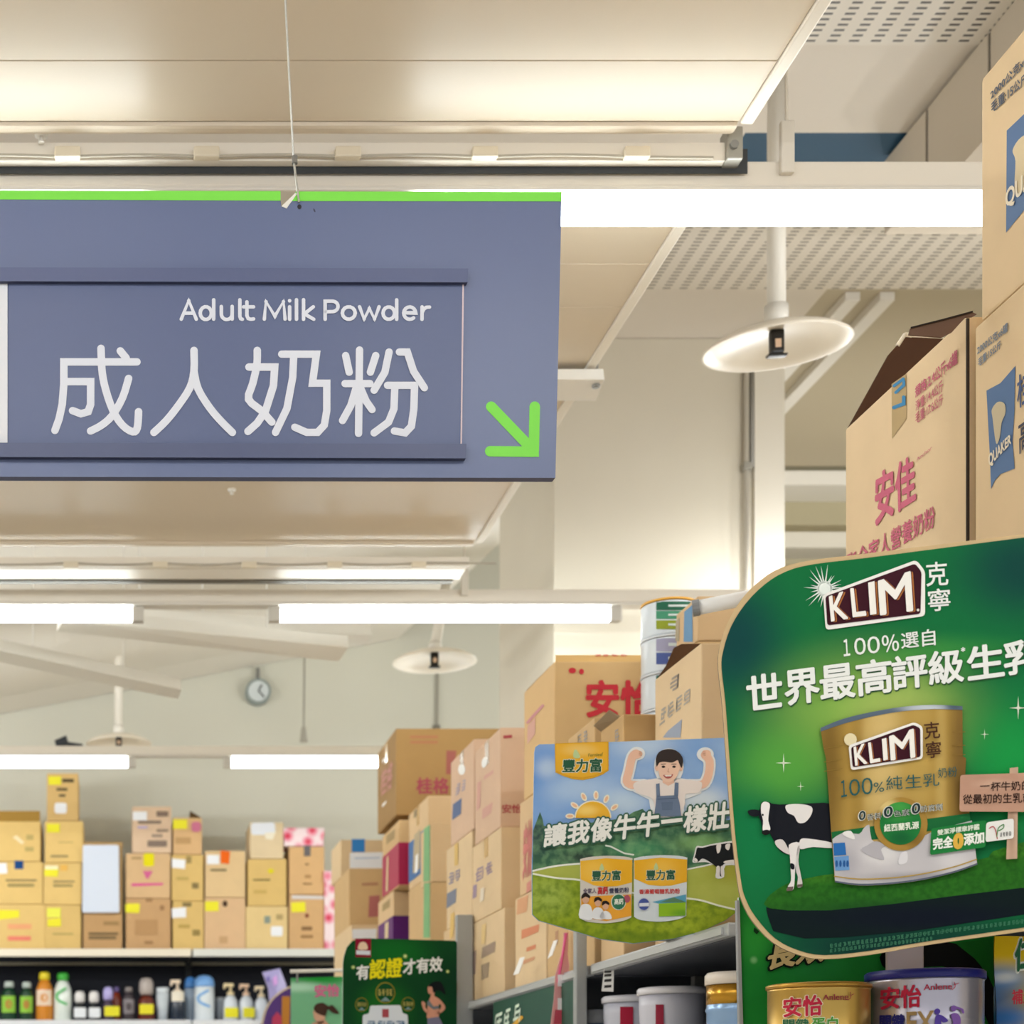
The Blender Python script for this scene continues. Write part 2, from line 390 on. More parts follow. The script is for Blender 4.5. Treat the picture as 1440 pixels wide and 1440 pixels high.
for (i, k), lab in TL.items():
    d = ROWS[i]; x0 = .536 + 1.656 * k; z = E0 + 1.714
    if tube0 is None:
        t = empty('fluorescent_tube', (x0, d, z), lab, 'lamp', 'lit fluorescent tubes')
        MB().tube([(x0 + .03, d, z), (x0 + 1.17, d, z)], .021, 20).build('glass_tube', M_TUBE, t, smooth=True)
        for q in (0, 1):
            xa = x0 - .012 if q == 0 else x0 + 1.171
            box('end_cap', mat('#cfcac0', .4), xa, xa + .041, d - .02, d + .02, z - .022, z + .028, c=.004, parent=t)
        tube0 = t
    else:
        t = tube0.copy(); COL.objects.link(t); t.location = (x0, d, z); t['label'] = lab
        for ch in list(tube0.children):
            q = ch.copy(); COL.objects.link(q); q.parent = t
# clip rails that close each low ceiling bay, with a sagging cable held by clips
for i, (d, ya, yb, xs) in enumerate(((3.08, 200, 226, [-300, -105, 95, 290, 488, 680, 893]), (5.33, 783, 796, [-75, 100, 225, 350, 470, 588]))):
    z1 = E0 + (CY - ya) * d / F; z0 = E0 + (CY - yb) * d / F; X1 = (1020 - CX) * d / F if i == 0 else (660 - CX) * d / F
    r = empty('cable_rail', (0, d, z0), ('cream cable rail with clips closing the nearest ceiling bay', 'cream cable rail with clips under the second ceiling bay')[i], 'cable rail', 'cable rails')
    box('rail', M_TRIM, -6, X1, d, d + .02, z0, z1, c=.002, parent=r)
    pts = []
    for a, b in zip(xs[:-1], xs[1:]):
        for k in range(6):
            t = k / 6; pts.append(P(a + (b - a) * t, yb - 5 + 3.0 * (4 * t * (1 - t)) * (-1 if i == 0 else 1), d - .008))
    pts.append(P(xs[-1], yb - 5, d - .008)); pts.append(P(xs[-1] + 110, yb - 4, d - .008))
    MB().tube(pts, .003, 6).build('cable', mat('#b8b0a0', .5), r)
    for x in xs:
        p = P(x, (ya + yb) / 2 + 6, d); hw = .024
        box('cable_clip', mat('#e4d8c0', .4), p.x - hw, p.x + hw, d - .018, d - .0005, p.z - .011, p.z + .009, c=.003, parent=r)
    if i == 0:
        box('end_bracket', mat('#a9a69c', .35, metal=.4), X1, X1 + .03, d - .01, d + .03, z0 - .002, z1 + .025, c=.003, parent=r)
        MB().tube([(X1 + .012, d - .016, z1 - .012), (X1 + .012, d - .009, z1 - .012)], .008, 12).build('bolt', M_STEEL, r)
    if i == 0: st('trim_5', mat('#3b3e40', .5), -6, X1 + .05, d + .021, d + .0225, z0 - .012, z1)
# white lip and dark joint between the second bay and its lamp rail
zl = 1.791 + E0; xl_ = (655 - CX) * 5.42 / F
st('trim_6', M_TRIM, -6, xl_, 5.42, 5.53, zl, zl + .012, c=.002)
st('trim_6', mat('#6f6a60', .6), -6, xl_ - .02, 5.531, 5.56, zl - .005, zl + .012)
# unlit batten that crosses under the second bay
zb = E0 + 1.785
vs = [P(500, 533, 4.0), P(850, 533, 4.0), P(838, 570, 4.12), P(500, 570, 4.12)]
for v in vs: v.z = zb
vs += [v + Vector((0, .01, .03)) for v in vs]
t = empty('ceiling_batten', vs[1], 'unlit cream lamp batten poking out from behind the aisle sign', 'batten')
obj('reflector', vs, [[0, 1, 2, 3], [7, 6, 5, 4], [4, 5, 1, 0], [5, 6, 2, 1], [6, 7, 3, 2], [7, 4, 0, 3]], mat('#f0ece4', .35), t)
MB().tube([P(838, 531, 4.05), P(838, 490, 4.05)], .006, 8).build('hanging_rod', M_STEEL, t)
p = P(838, 548, 4.03); lathe('bolt', M_STEEL, (p.x, p.y, zb - .006), [(.001, 0), (.01, 0), (.01, .006)], t, 12)
# unlit battens on the sloping ceiling
for lab, q, dz in (('long unlit batten above the wall clock, upper of two side by side', [(200, 872), (523, 893), (520, 907), (190, 884)], 6.6),
                   ('long unlit batten above the wall clock, lower of two side by side', [(90, 872), (490, 910), (476, 930), (80, 888)], 6.4),
                   ('short thin unlit batten on the sloping ceiling above the pendant dish', [(-30, 908), (255, 970), (250, 983), (-30, 925)], 6.8)):
    ps = [P(x, y, dz) for x, y in q]
    for j in (2, 3): ps[j] = P(q[j][0], q[j][1], dz + .12)
    for j in (0, 3): ps[j] = P(q[j][0], q[j][1], dz - .5 + (.12 if j == 3 else 0))
    t = empty('ceiling_batten', ps[1], lab, 'batten', 'battens on the far ceiling')
    up = Vector((0, .02, .05)); vv = ps + [v + up for v in ps]
    obj('housing', vv, [[0, 1, 2, 3], [7, 6, 5, 4], [4, 5, 1, 0], [5, 6, 2, 1], [6, 7, 3, 2], [7, 4, 0, 3]], mat('#efeade', .4), t)
    for f_ in (.25, .7):
        m_ = ps[0].lerp(ps[1], f_); MB().tube([m_ + Vector((0, .05, .04)), m_ + Vector((0, .05, .62))], .003, 6).build('hanging_rod', M_WHITE, t)
# dish shaped ceiling fixtures
def dish(cx, cy, d, lab, pole_to, tilt=0.0, yaw=0.0):
    c = P(cx, cy, d); t = empty('dish_fixture', c, lab, 'ceiling fixture', 'dish shaped ceiling fixtures')
    prof = [(.02, .048), (.06, .046), (.12, .034), (.17, .016), (.197, 0), (.2, -.006), (.194, -.006), (.165, .008), (.115, .026), (.06, .036), (.02, .04)]
    v, f = lathevf((0, 0, 0), [(r * .955, z) for r, z in prof], 48); R = Matrix.Rotation(tilt, 3, 'X') @ Matrix.Rotation(yaw, 3, 'Y')
    o = obj('dish', [R @ x + c for x in v], f, mat('#f4ead8', .35, spec=.5), t, smooth=True)
    v, f = boxvf(-.018, .018, -.012, .012, -.022, .04, c=.006)
    o2 = obj('socket', [R @ x + c for x in v], f, mat('#15120f', .4), t)
    v, f = boxvf(-.008, .008, -.0135, -.0115, -.008, .014, c=.0005)
    obj('contact_plate', [R @ x + c for x in v], f, mat('#d8b79a', .4), o2)
    v, f = boxvf(-.026, .026, -.012, .012, -.03, -.0225, c=.003); obj('socket_base', [R @ x + c for x in v], f, mat('#15120f', .4), o2)
    top = c + R @ Vector((0, 0, .048))
    MB().tube([top + Vector((0, 0, -.005)), top + (pole_to - top).normalized() * .055], .031, 20).build('pole_collar', mat('#f1ece2', .35), t, smooth=True)
    MB().tube([top, pole_to], .024, 20).build('pole', mat('#eee8dc', .35), t, smooth=True)
c = P(1092, 486, 4.4); dish(1092, 486, 4.4, 'large round cream dish on a thick white pole, right of the aisle sign', Vector((c.x, c.y, HZ - .001)), math.radians(6), math.radians(-3))
dish(611, 930, 7.5, 'cream dish on a slanted white arm, above the tall end carton', P(655, 858, 7.9) + Vector((0, .4, .35)))
c = P(167, 1045, 9.5); dish(167, 1045, 9.5, 'dish seen edge on just over the far lamp rail', c + Vector((0, 0, .9)))
# wall clock, pull cords, small spotlight
p = P(363, 973, 10.55); r = .082
t = empty('wall_clock', p, 'small round grey clock high on the back wall', 'clock')
vf = lambda rr, y0, y1: tubevf([(p.x, y0, p.z), (p.x, y1, p.z)], rr, 28)
obj('case', *vf(r, 10.53, 10.599), mat('#8f9a98', .4), t); obj('dial', *vf(r * .8, 10.526, 10.5295), mat('#d5dde0', .4), t)
for a_, l_ in ((.5, .045), (2.4, .055)):
    MB().tube([(p.x, 10.522, p.z), (p.x + l_ * math.sin(a_), 10.522, p.z + l_ * math.cos(a_))], .004, 6).build('clock_hand', M_DARK, t)
MB().tube([(p.x, 10.57, p.z + r * .9), (p.x, 10.57, p.z + .16)], .012, 8).build('bracket', M_STEEL, t)
p = P(427, 1030, 9.0); t = empty('pull_cord', p, 'thin pull cord with a small grey handle in front of the back wall', 'cord')
MB().tube([P(429, 915, 9.0) + Vector((0, 0, .35)), p], .005, 6).build('cord', mat('#8d897d', .6), t); MB().tube([p + Vector((0, 0, .03)), p - Vector((0, 0, .05))], [.012, .022], 10).build('handle', mat('#9c978a', .5), t)
p = P(614, 1022, 10.585); t = empty('hanging_cable', p, 'dark thin cable dropping down the back wall behind the tall end carton', 'cable')
MB().tube([P(616, 845, 10.59), p], .009, 6).build('cable', mat('#a39f93', .6), t); box('cable_plug', mat('#7d796e', .6), p.x - .02, p.x + .02, 10.57, 10.6, p.z - .04, p.z + .01, c=.004, parent=t)
p = P(95, 1046, 9.4); t = empty('spotlight', p, 'tiny black track spotlight beside the edge on dish', 'spotlight')
MB().tube([p + Vector((-.07, 0, .0)), p + Vector((.0, 0, .02))], [.02, .03], 12).build('lamp_head', M_DARK, t); MB().tube([p, P(116, 1049, 9.4)], .012, 8).build('arm', M_DARK, t)
for x, y, d, lab in ((58, 189, 3.0, 'small white sprinkler head on the nearest ceiling bay'), (326, 688, 5.0, 'small sprinkler head on the ceiling bay below the aisle sign')):
    p = P(x, y, d); p.z = LZ
    p = Vector(((x - CX) / F, 1, (CY - y) / F)) * (1.83 * F / (CY - y)); p.z = LZ
    t = empty('sprinkler_head', p, lab, 'sprinkler', 'ceiling sprinklers')
    lathe('cover_plate', M_WHITE, (p.x, p.y, p.z - .004), [(.001, 0), (.012, 0), (.012, .004)], t, 16); lathe('nozzle', M_WHITE, (p.x, p.y, p.z - .016), [(.006, 0), (.006, .003), (.003, .004), (.004, .012)], t, 12)

# ------------------------------------------------------------------ the big hanging aisle sign
D0 = 2.55; tl = math.radians(3.6)
zc = E0 + (CY - 470) * D0 / F
SG = Pl((0, D0, zc), (1, 0, 0), (0, -math.sin(tl), math.cos(tl)))
M_NAVY = mat('#66739a', .32, spec=.5); M_NAVY2 = mat('#5f6b91', .35); M_GREEN = mat('#82e84e', .45); M_LET = mat('#e6eaf6', .5)
sg = empty('aisle_sign', SG.hit(395, 270), 'large hanging blue grey aisle sign reading Adult Milk Powder with green arrow', 'sign')
slab('sign_panel', SG, N(-190, 268, 393, 269.5, 396, 291, 403, 291, 418, 271, 790, 270.5, 781, 672, -190, 670), .02, M_NAVY, mat('#4a5070', .5), sg)
g = Art(SG); g.poly(N(-190, 267.5, 394.5, 269, 394.5, 282.5, -190, 280), M_GREEN, 1); g.poly(N(416.5, 269.5, 790, 270, 789.6, 283.5, 407, 283), M_GREEN, 1); g.build('green_band', sg)
CA = K(0, 260, 420 / 1440); CB = K(380, 260, 420 / 1440)
insert = slab('insert_panel', Pl(SG.o + SG.n * .003, SG.u, SG.v), N(12, 392, 652.5, 392, 649.5, 630, 12, 630), .0029, M_NAVY2, mat('#c9b9c4', .5), sg)
slab('insert_edge', Pl(SG.o + SG.n * .004, SG.u, SG.v), N(650.3, 396, 652.6, 396, 649.6, 626, 647.6, 626), .0009, mat('#dcc9d0', .4), mat('#dcc9d0', .4), insert)
slab('insert_panel', Pl(SG.o + SG.n * .003, SG.u, SG.v), N(-190, 392, 10.5, 392, 10.5, 630, -190, 630), .0029, mat('#e9ebf2', .45), M_LET, sg)['label'] = 'plain white insert panel'
slab('slide_rail', Pl(SG.o + SG.n * .012, SG.u, SG.v), N(-190, 375.5, 658.5, 377.5, 657.5, 397, -190, 395), .0119, mat('#5b658b', .35), mat('#3a3f5c', .5), sg)
slab('slide_rail', Pl(SG.o + SG.n * .012, SG.u, SG.v), N(-190, 622, 656, 624, 655, 644.5, -190, 642), .0119, mat('#545d80', .35), mat('#333854', .5), sg)
g = Art(Pl(SG.o + SG.n * .003, SG.u, SG.v))
for S in ((660, 855, 308, 855, 308, 960, 300, 1060, 285, 1130, 265, 1185), (325, 950, 437, 950, 437, 1060, 425, 1095, 390, 1105, 350, 1090), (487, 790, 492, 900, 510, 990, 545, 1090, 590, 1160, 640, 1192, 662, 1172, 668, 1095),
          (580, 802, 608, 836), (620, 935, 590, 1030, 540, 1115, 490, 1160, 437, 1188), (935, 800, 935, 900, 915, 980, 860, 1065, 800, 1140, 742, 1195), (935, 900, 955, 985, 1010, 1075, 1065, 1140, 1120, 1195),
          (1240, 800, 1238, 870, 1218, 960, 1198, 1035, 1260, 1090, 1310, 1145), (1200, 880, 1324, 880, 1318, 970, 1280, 1090, 1240, 1150, 1195, 1190)):
    g.stroke(sm(CA(*S), 3, False) if len(S) > 8 and S not in () and S[0] not in (660, 325, 1200) else CA(*S), 10.6, M_LET, 2)
for S in ((55, 818, 222, 818, 203, 958, 272, 958, 272, 1090, 260, 1160, 228, 1195, 175, 1195, 118, 1170), (113, 818, 108, 930, 80, 1080, 25, 1195), (363, 825, 380, 905), (430, 798, 425, 1200), (508, 825, 482, 905),
          (360, 960, 480, 960), (415, 975, 388, 1065, 348, 1138), (436, 985, 462, 1045, 490, 1085), (572, 808, 552, 905, 500, 992), (622, 808, 660, 808, 690, 900, 742, 980),
          (565, 968, 695, 968, 692, 1080, 680, 1165, 650, 1197, 598, 1188), (600, 975, 596, 1080, 570, 1145, 500, 1197)):
    g.stroke(CB(*S), 10.4, M_LET, 2)
arc = lambda cx, cy, rx, ry, a0, a1, n=14: [v for k in range(n + 1) for v in (cx + rx * math.cos(math.radians(a0 + (a1 - a0) * k / n)), cy - ry * math.sin(math.radians(a0 + (a1 - a0) * k / n)))]
for S in ((874, 649, 910, 560, 946, 649), (888, 620, 932, 620), arc(992, 620, 27, 31, 0, 360), (1030, 556, 1030, 649), [1067, 588, *arc(1093, 624, 26, 27, 180, 360), 1119, 588], (1119, 588, 1119, 649),
          [1156, 556, 1156, 636, 1160, 647, 1168, 650], [1190, 566, 1190, 632, 1196, 646, 1208, 650, 1222, 648], (1174, 590, 1222, 590), (1274, 649, 1282, 565, 1325, 636, 1366, 565, 1374, 649)):
    g.stroke(CA(*S), 5.0, M_LET, 2)
for S in ((93, 590, 93, 650), (93, 560, 93, 561), (126, 556, 126, 650), (160, 556, 160, 650), (207, 590, 164, 624, 209, 650), [264, 650, 264, 563, 298, 563, *arc(300, 588, 26, 25, 88, -88), 268, 614], arc(378, 620, 31, 30, 0, 360),
          (430, 590, 452, 649, 477, 598, 502, 649, 524, 590), arc(571, 620, 28, 30, 0, 360), (609, 556, 609, 650), [644, 618, *arc(672, 620, 29, 30, 0, 310)], (644, 618, 700, 618), [731, 590, 731, 650], [731, 618, 740, 600, 752, 592, 767, 591]):
    g.stroke(CB(*S), 5.0, M_LET, 2)
g.build('lettering', insert)
g = Art(SG)
for S in ((1065, 1070, 1262, 1275), (1275, 1070, 1270, 1283), (1060, 1285, 1268, 1287)): g.stroke(CB(*S), 14.8, M_GREEN, 1)
g.poly(CB(1220, 1262, 1295, 1262, 1295, 1312, 1220, 1310), M_GREEN, 1); g.build('arrow', sg)
wt = P(398, -60, 2.5); wt = wt + (wt - P(413, 225, 2.54)) * ((LZ + .005 - wt.z) / (wt - P(413, 225, 2.54)).z)
MB().tube([wt, P(413, 225, 2.54), SG.hit(420, 286, .004)], .0017, 6).build('hanging_wire', mat('#c9c9c4', .3, metal=.5), sg)
p = P(414.5, 225, 2.54); MB().tube([p - Vector((0, 0, .006)), p + Vector((0, 0, .006))], .0045, 10).build('wire_clamp', M_STEEL, sg)
g = Art(SG); g.poly(ell(421, 291, 3, 3.5, 10), mat('#23202a', .5), 1); g.poly(ell(442, 296, 1.2, 3, 8, -.4), mat('#3b3d55', .5), 1); g.build('screw_mark', sg)
slab('torn_edge', Pl(SG.o + SG.n * .0015, SG.u, SG.v), N(396, 290, 403, 293, 418, 272, 415, 271.5), .001, mat('#f3efe6', .5), mat('#f3efe6', .5), sg)
# ------------------------------------------------------------------ shelving
SH = E0 + .30
M_LIP = mat('#b4b7b9', .35, metal=.25); M_SHELF = mat('#4e525c', .45, metal=.2); M_BACK = mat('#10151f', .6); M_POST = mat('#a3a5a4', .4, metal=.2)
gd = empty('gondola_shelving', (1.0, 5.0, 0), 'long metal shelving run along the right of the aisle, cartons on its top shelf', 'shelving')
box('back_panel', M_BACK, 1.48, 1.50, 2.63, 8.3, 0, SH, parent=gd)
for a, b in ((2.63, 3.395), (3.425, 4.575), (4.605, 5.78), (5.81, 8.3)):
    o = box('top_shelf', M_SHELF, 1.0, 1.479, a, b, SH - .022, SH, c=.002, parent=gd)
    MB().box(.982, .999, a, b, SH - .021, SH + .001, c=.003).build('shelf_lip', M_LIP, o)
    MB().box(.978, .9815, a + .02, b - .02, SH - .017, SH - .005).build('price_rail', mat('#c2c5c6', .25), o)
    for z in (0, -.35, -.7, -1.05):
        o = box('lower_shelf', M_SHELF, 1.0, 1.479, a, b, E0 + z - .025, E0 + z, c=.002, parent=gd)
        MB().box(.982, .999, a, b, E0 + z - .036, E0 + z + .002, c=.003).build('shelf_lip', M_LIP, o)
box('kick_plate', M_DARK, 1.02, 1.479, 2.63, 8.3, 0, .12, parent=gd)
for d_, w_, zt in ((4.59, .046, E0 + .545), (3.41, .036, E0 + .44), (5.795, .04, E0 + .3)):
    box('upright', M_POST, .953, .976, d_ - .012, d_ + .012, 0, zt, c=.003, parent=gd) if w_ < .04 else box('upright', M_POST, .95, .95 + w_, d_ - .012, d_ + .012, 0, zt, c=.003, parent=gd)
for d_ in (2.64, 3.41, 4.59, 5.795, 8.29): box('shelf_bracket', M_STEEL, 1.2, 1.479, d_ - .012, d_ + .012, .12, SH - .023, parent=gd)
# dark green header card under the top shelf
hp = Pl((.9765, 0, 0), (0, -1, 0))
hc = empty('header_card', (.977, 4.0, SH - .1), 'dark green header card with pale lettering clipped under the shelf edge', 'card')
box('card', mat('#0d4a38', .45), .9770, .9790, 3.46, 4.25, SH - .22, SH - .023, parent=hc)
g = Art(hp); C8 = K(630, 1100, .2362)
g.scribble(3, C8(280, 1385, 440, 1310, 430, 1440, 275, 1530), '#cfe0cf', 2); g.stroke(C8(380, 1460, 440, 1400), 5, '#d9a63a', 2); g.build('lettering', hc)
# white price ticket hanging from the shelf edge
tp = Pl((.976, 0, 0), (0, -1, 0)); q = K(760, 1270, 300 / 1440)
t = empty('price_ticket', tp.hit(854, 1360), 'white price ticket with dark printing hanging from the shelf edge beside the post', 'ticket')
slab('ticket', Pl((.972, 3.3, 0), (.93, -.37, 0)), q(432, 428, 497, 420, 492, 598, 412, 594), .0015, mat('#f2f1ee', .5), mat('#dddddd', .5), t)
g = Art(Pl((.972, 3.3, 0), (.93, -.37, 0))); 
for y in (455, 480, 515, 555): g.poly(q(432, y, 480, y - 4, 478, y + 14, 430, y + 18), '#3a3a3a', 1)
g.build('printed_bars', t)
# pink strip of packets hanging in front of the post
t = empty('clip_strip', P(790, 1312, 3.62), 'pink hanging strip with small white packets, left of the grey shelf post', 'clip strip')
fp = front(3.6); C8 = K(630, 1100, .2362)
slab('strip', fp, C8(690, 895, 718, 895, 712, 1020, 722, 1090, 712, 1230, 716, 1330, 706, 1445, 612, 1445, 632, 1290, 640, 1150, 664, 1060, 684, 1000), .004, mat('#d99a9a', .3), mat('#c98a8a', .4), t)
for y in (1145, 1285): slab('packet', Pl((0, 3.596, 0), (1, 0, 0)), C8(655, y, 692, y, 692, y + 70, 655, y + 70), .0035, mat('#ece4e8', .3), mat('#d9ced4', .4), t)
slab('packet', Pl((0, 3.596, 0), (1, 0, 0)), C8(640, 1355, 690, 1355, 686, 1440, 630, 1440), .0035, mat('#c04a5c', .3), mat('#a04050', .4), t)['label'] = 'red packet'
MB().tube([fp.hit(*C8(703, 900)[0]), Vector((.97, 3.6, SH - .02))], .003, 6).build('hook', mat('#e05a90', .4), t)
# shelving along the back wall
WD = 10.0; wz = E0 + (CY - 1335) * WD / F; wz2 = E0 + (CY - 1435) * WD / F
ws = empty('wall_shelving', (0, WD, 0), 'shelving along the back wall, cartons on top and bottles below', 'shelving')
box('back_panel', mat('#0b1224', .6), -5, 1.5, 10.55, 10.58, 0, wz - .05, parent=ws)
xs = (270 - CX) * WD / F
for a, b, c_ in ((-5, xs - .005, '#efe6d3'), (xs + .005, 1.5, '#dfe0da')):
    o = box('top_shelf', mat('#3a3f4c', .5), a, b, WD, 10.55, wz - .03, wz, parent=ws); box('shelf_lip', mat(c_, .4), a, b, WD - .02, WD - .001, wz - .045, wz + .002, c=.004, parent=o)
    for z in (wz2, wz2 - .45, wz2 - .9):
        o = box('lower_shelf', mat('#dfe2e8', .4), a, b, WD, 10.55, z - .03, z, parent=ws); box('shelf_lip', mat('#e3e5ea', .4), a, b, WD - .02, WD - .001, z - .05, z + .002, c=.004, parent=o)
for X in (-2.2, xs, 1.45): box('upright', M_DARK, X - .02, X + .02, 10.5, 10.549, 0, wz - .031, parent=ws)

# ------------------------------------------------------------------ cartons
TAN, TAN2, TAN3, PALE, PINKT = '#d8b98e', '#cfad7c', '#dec39a', '#e2c9a2', '#d8b79a'
def cmat(c): return mat(c, .75, noise=.06, scale=14)
def carton(lab, X, xl, xc, yt, yb=None, wd=.35, col=TAN, h=None, z0=None, group='cartons stacked on the right shelf'):
    """a carton whose long side faces the aisle on the plane X: xl / xc are the pixels of its far and near side edges, yt / yb its top and bottom at the near corner"""
    s = (xc - CX) / X; dn = F / s; df = F * X / (xl - CX); zt = E0 + (CY - yt) / s
    zb = z0 if z0 is not None else (zt - h if h else E0 + (CY - yb) / s)
    o = box('carton', cmat(col), X, X + wd, dn, df, zb, zt, c=.003, base=(X + wd / 2, (dn + df) / 2, zb))
    tag(o, lab, 'carton', group); o['_d'] = (dn, df, zb, zt); return o
def arts(o, X): d = o['_d']; return Art(side(X), .0008), Art(front(d[0]), .0008)
def seam(o, X, wd, col='#c9a468', side_tape=True):
    """a strip of packing tape over the top edge and down the aisle side"""
    dn, df, zb, zt = o['_d']; m = (dn + df) / 2; hw = .022; L = (zt - zb) * .25
    b = MB().box(X - .0012, X - .0002, m - hw, m + hw, zt - L, zt - .003).box(X + .001, X + wd - .002, m - hw, m + hw, zt + .0002, zt + .001)
    b.build('packing_tape', mat(col, .25, spec=.6), o)
def fl(a, q, w, m, L=2):
    (x0, y0), (x1, y1) = q; a.stroke([(x0, y0), (x1, y1)], w, m, L, False)
C7 = K(520, 1010, 200 / 900); C6 = K(460, 980, 400 / 1252); C2 = K(720, 820, 340 / 1440); C3 = K(330, 1110, 240 / 1047)
MAR, RED, BLU, INK = '#a04a52', '#c8373f', '#5b6d94', '#6b6355'
ends = []
# far end of the run
o = carton('big olive tan carton with maroon characters, topmost at the far end of the run', 1.06, 531, 557, 1024.4, 1146, .41, '#a07c48'); a, b = arts(o, 1.06)
b.text('桂格', C7(296, 378, 500, 378, 500, 478, 296, 478), MAR, 2, .03); b.poly(C7(485, 205, 548, 205, 530, 355, 482, 355), '#9a5a50', 1)
for y in (118, 152): b.poly(C7(255, y - 8, 430, y - 8, 430, y + 8, 255, y + 8), '#a8704f', 1)
b.build('printed_lettering', o); a.text('桂格', C7(78, 330, 150, 260, 140, 440, 70, 500), '#c98f83', 2, .02)
for y in (240, 520): a.poly(C7(80, y + 25, 106, y, 104, y + 18, 80, y + 45), '#f1eee8', 1)
a.build('print_pattern', o); seam(o, 1.06, .4)
A_d = o['_d']
o = carton('carton with a broad magenta band, under the big olive tan carton at the far end', 1.06, 538, 561, 1153, 1246, .4, TAN2, z0=None); o2 = o
zt = A_d[2] - .001; 
a, b = arts(o, 1.06); d = o['_d']
def band(o, X, wd, f0, f1, c, name='colour_band'):
    dn, df, zb, zt = o['_d']; za, zc_ = zb + (zt - zb) * f0, zb + (zt - zb) * f1
    MB().box(X - .0012, X - .0003, dn + .001, df - .001, za, zc_).box(X - .0012, X + wd - .003, dn - .0012, dn - .0003, za, zc_).build(name, mat(c, .5), o)
band(o, 1.06, .4, .02, .66, '#a8174a'); a.poly(C7(112, 880, 122, 870, 118, 1090, 104, 1100), '#d8c29a', 3)
a.poly(C7(105, 745, 160, 700, 158, 760, 105, 800), '#a89066', 1); a.build('print_pattern', o)
o = carton('carton with a purple lower half, third down at the far end of the right run', 1.06, 532, 553, 1253, None, .42, TAN, h=.25); band(o, 1.06, .42, .0, .62, '#5a1670'); a, b = arts(o, 1.06)
a.poly(C7(82, 1180, 130, 1140, 128, 1195, 80, 1225), '#a89066', 1); a.poly(C7(100, 1300, 122, 1285, 120, 1390, 98, 1395), '#d9c6a0', 3); a.build('print_pattern', o)
C_d = o['_d']
o = carton('plain carton at the foot of the far end stack, mostly behind the green poster', 1.06, 530, 552, 1253, None, .42, TAN2, z0=SH)
def reset(o, zb, zt):
    d = list(o['_d']); s = (zt - zb) / (d[3] - d[2])
    for v in o.data.vertices: v.co.z *= s
    for c in o.children:
        if c.type == 'MESH':
            for v in c.data.vertices: v.co.z *= s
    o.location.z = zb; BASE[o] = o.location.copy(); o['_d'] = (d[0], d[1], zb, zt)
reset(o, SH + .0005, C_d[2] - .001)
# blue edged and green striped cartons
o = carton('carton with blue lower half resting on the green striped carton', 1.085, 575, 602, 1119, 1232, .33, TAN); dd = o['_d']
band(o, 1.085, .33, .1, .62, '#2a6aa8'); a, b = arts(o, 1.085); a.poly(C7(285, 740, 325, 700, 320, 950, 275, 985), '#b9a98a', 3); a.poly(C7(295, 870, 312, 855, 308, 970, 290, 985), '#f4f4f2', 4)
a.poly(C7(280, 590, 310, 560, 308, 610, 280, 635), '#8b7b5c', 1); a.build('print_pattern', o); seam(o, 1.085, .33)
o = carton('carton with a green vertical stripe, upper of two beside the magenta banded carton', 1.05, 591.5, 606, 1159, 1240, .33, TAN)
for nm, y0, y1 in (('stripe', 690, 1030),):
    a, b = arts(o, 1.05); b.poly(C7(388, 690, 389, 690, 389, 1030, 388, 1030), TAN, 1); a.poly(C7(345, 700, 383, 672, 383, 1030, 342, 1035), '#7fb27e', 2); a.build('green_stripe', o)
d_ = o['_d']
o = carton('carton with a green vertical stripe, lower of two beside the purple carton', 1.05, 591.5, 606, 1241, None, .33, TAN2, z0=SH + .26); reset(o, SH + .2565, d_[2] - .001)
a, b = arts(o, 1.05); a.poly(C7(345, 1045, 383, 1040, 383, 1390, 342, 1390), '#7fb27e', 2); a.build('green_stripe', o)
o = carton('plain carton holding up the blue lower half one at the back', 1.085, 575, 602, 1233, None, .33, TAN2, z0=SH); reset(o, SH + .0005, dd[2] - .001)
o = carton('plain carton under the green striped cartons behind the grey post', 1.05, 591.5, 606, 1241, None, .33, TAN2, z0=SH); reset(o, SH + .0005, SH + .256)
# back pair beyond the run's end
o = carton('carton with a blue sticker and a white sheet, beyond the magenta banded carton', 1.0, 466, 479, 1181, 1233, .42, TAN3); a, b = arts(o, 1.0); d = o['_d']
b.poly(C3(718, 305, 798, 305, 798, 385, 718, 385), '#3a86cf', 1); b.poly(C3(706, 390, 912, 385, 912, 522, 706, 530), '#eef2fa', 2); b.poly(C3(735, 420, 890, 417, 890, 424, 735, 427), '#b7cbe6', 3); b.build('sticker', o)
o = carton('carton with a dark pink label panel, under the one with the white sheet', 1.0, 470, 491, 1234, 1305, .42, TAN2); reset(o, o['_d'][2], d[2] - .001); d = o['_d']; a, b = arts(o, 1.0)
b.poly(C3(825, 655, 890, 650, 885, 780, 820, 785), '#b5706c', 1); b.poly(C3(780, 575, 880, 570, 880, 590, 780, 592), '#b88a6a', 1); b.build('print_pattern', o)
o = carton('carton with a white top edge, just behind the left corner of the green poster', .99, 470, 494, 1306, None, .42, TAN3, z0=SH + .22); reset(o, SH + .241, d[2] - .001); a, b = arts(o, .99)
b.poly(C3(720, 858, 872, 855, 868, 918, 722, 918), '#e9ecf2', 1); b.build('sticker', o)
o = carton('lowest carton beyond the far end of the run, behind the green poster', .99, 470, 494, 1306, None, .42, TAN, z0=SH); reset(o, SH + .0005, SH + .24)
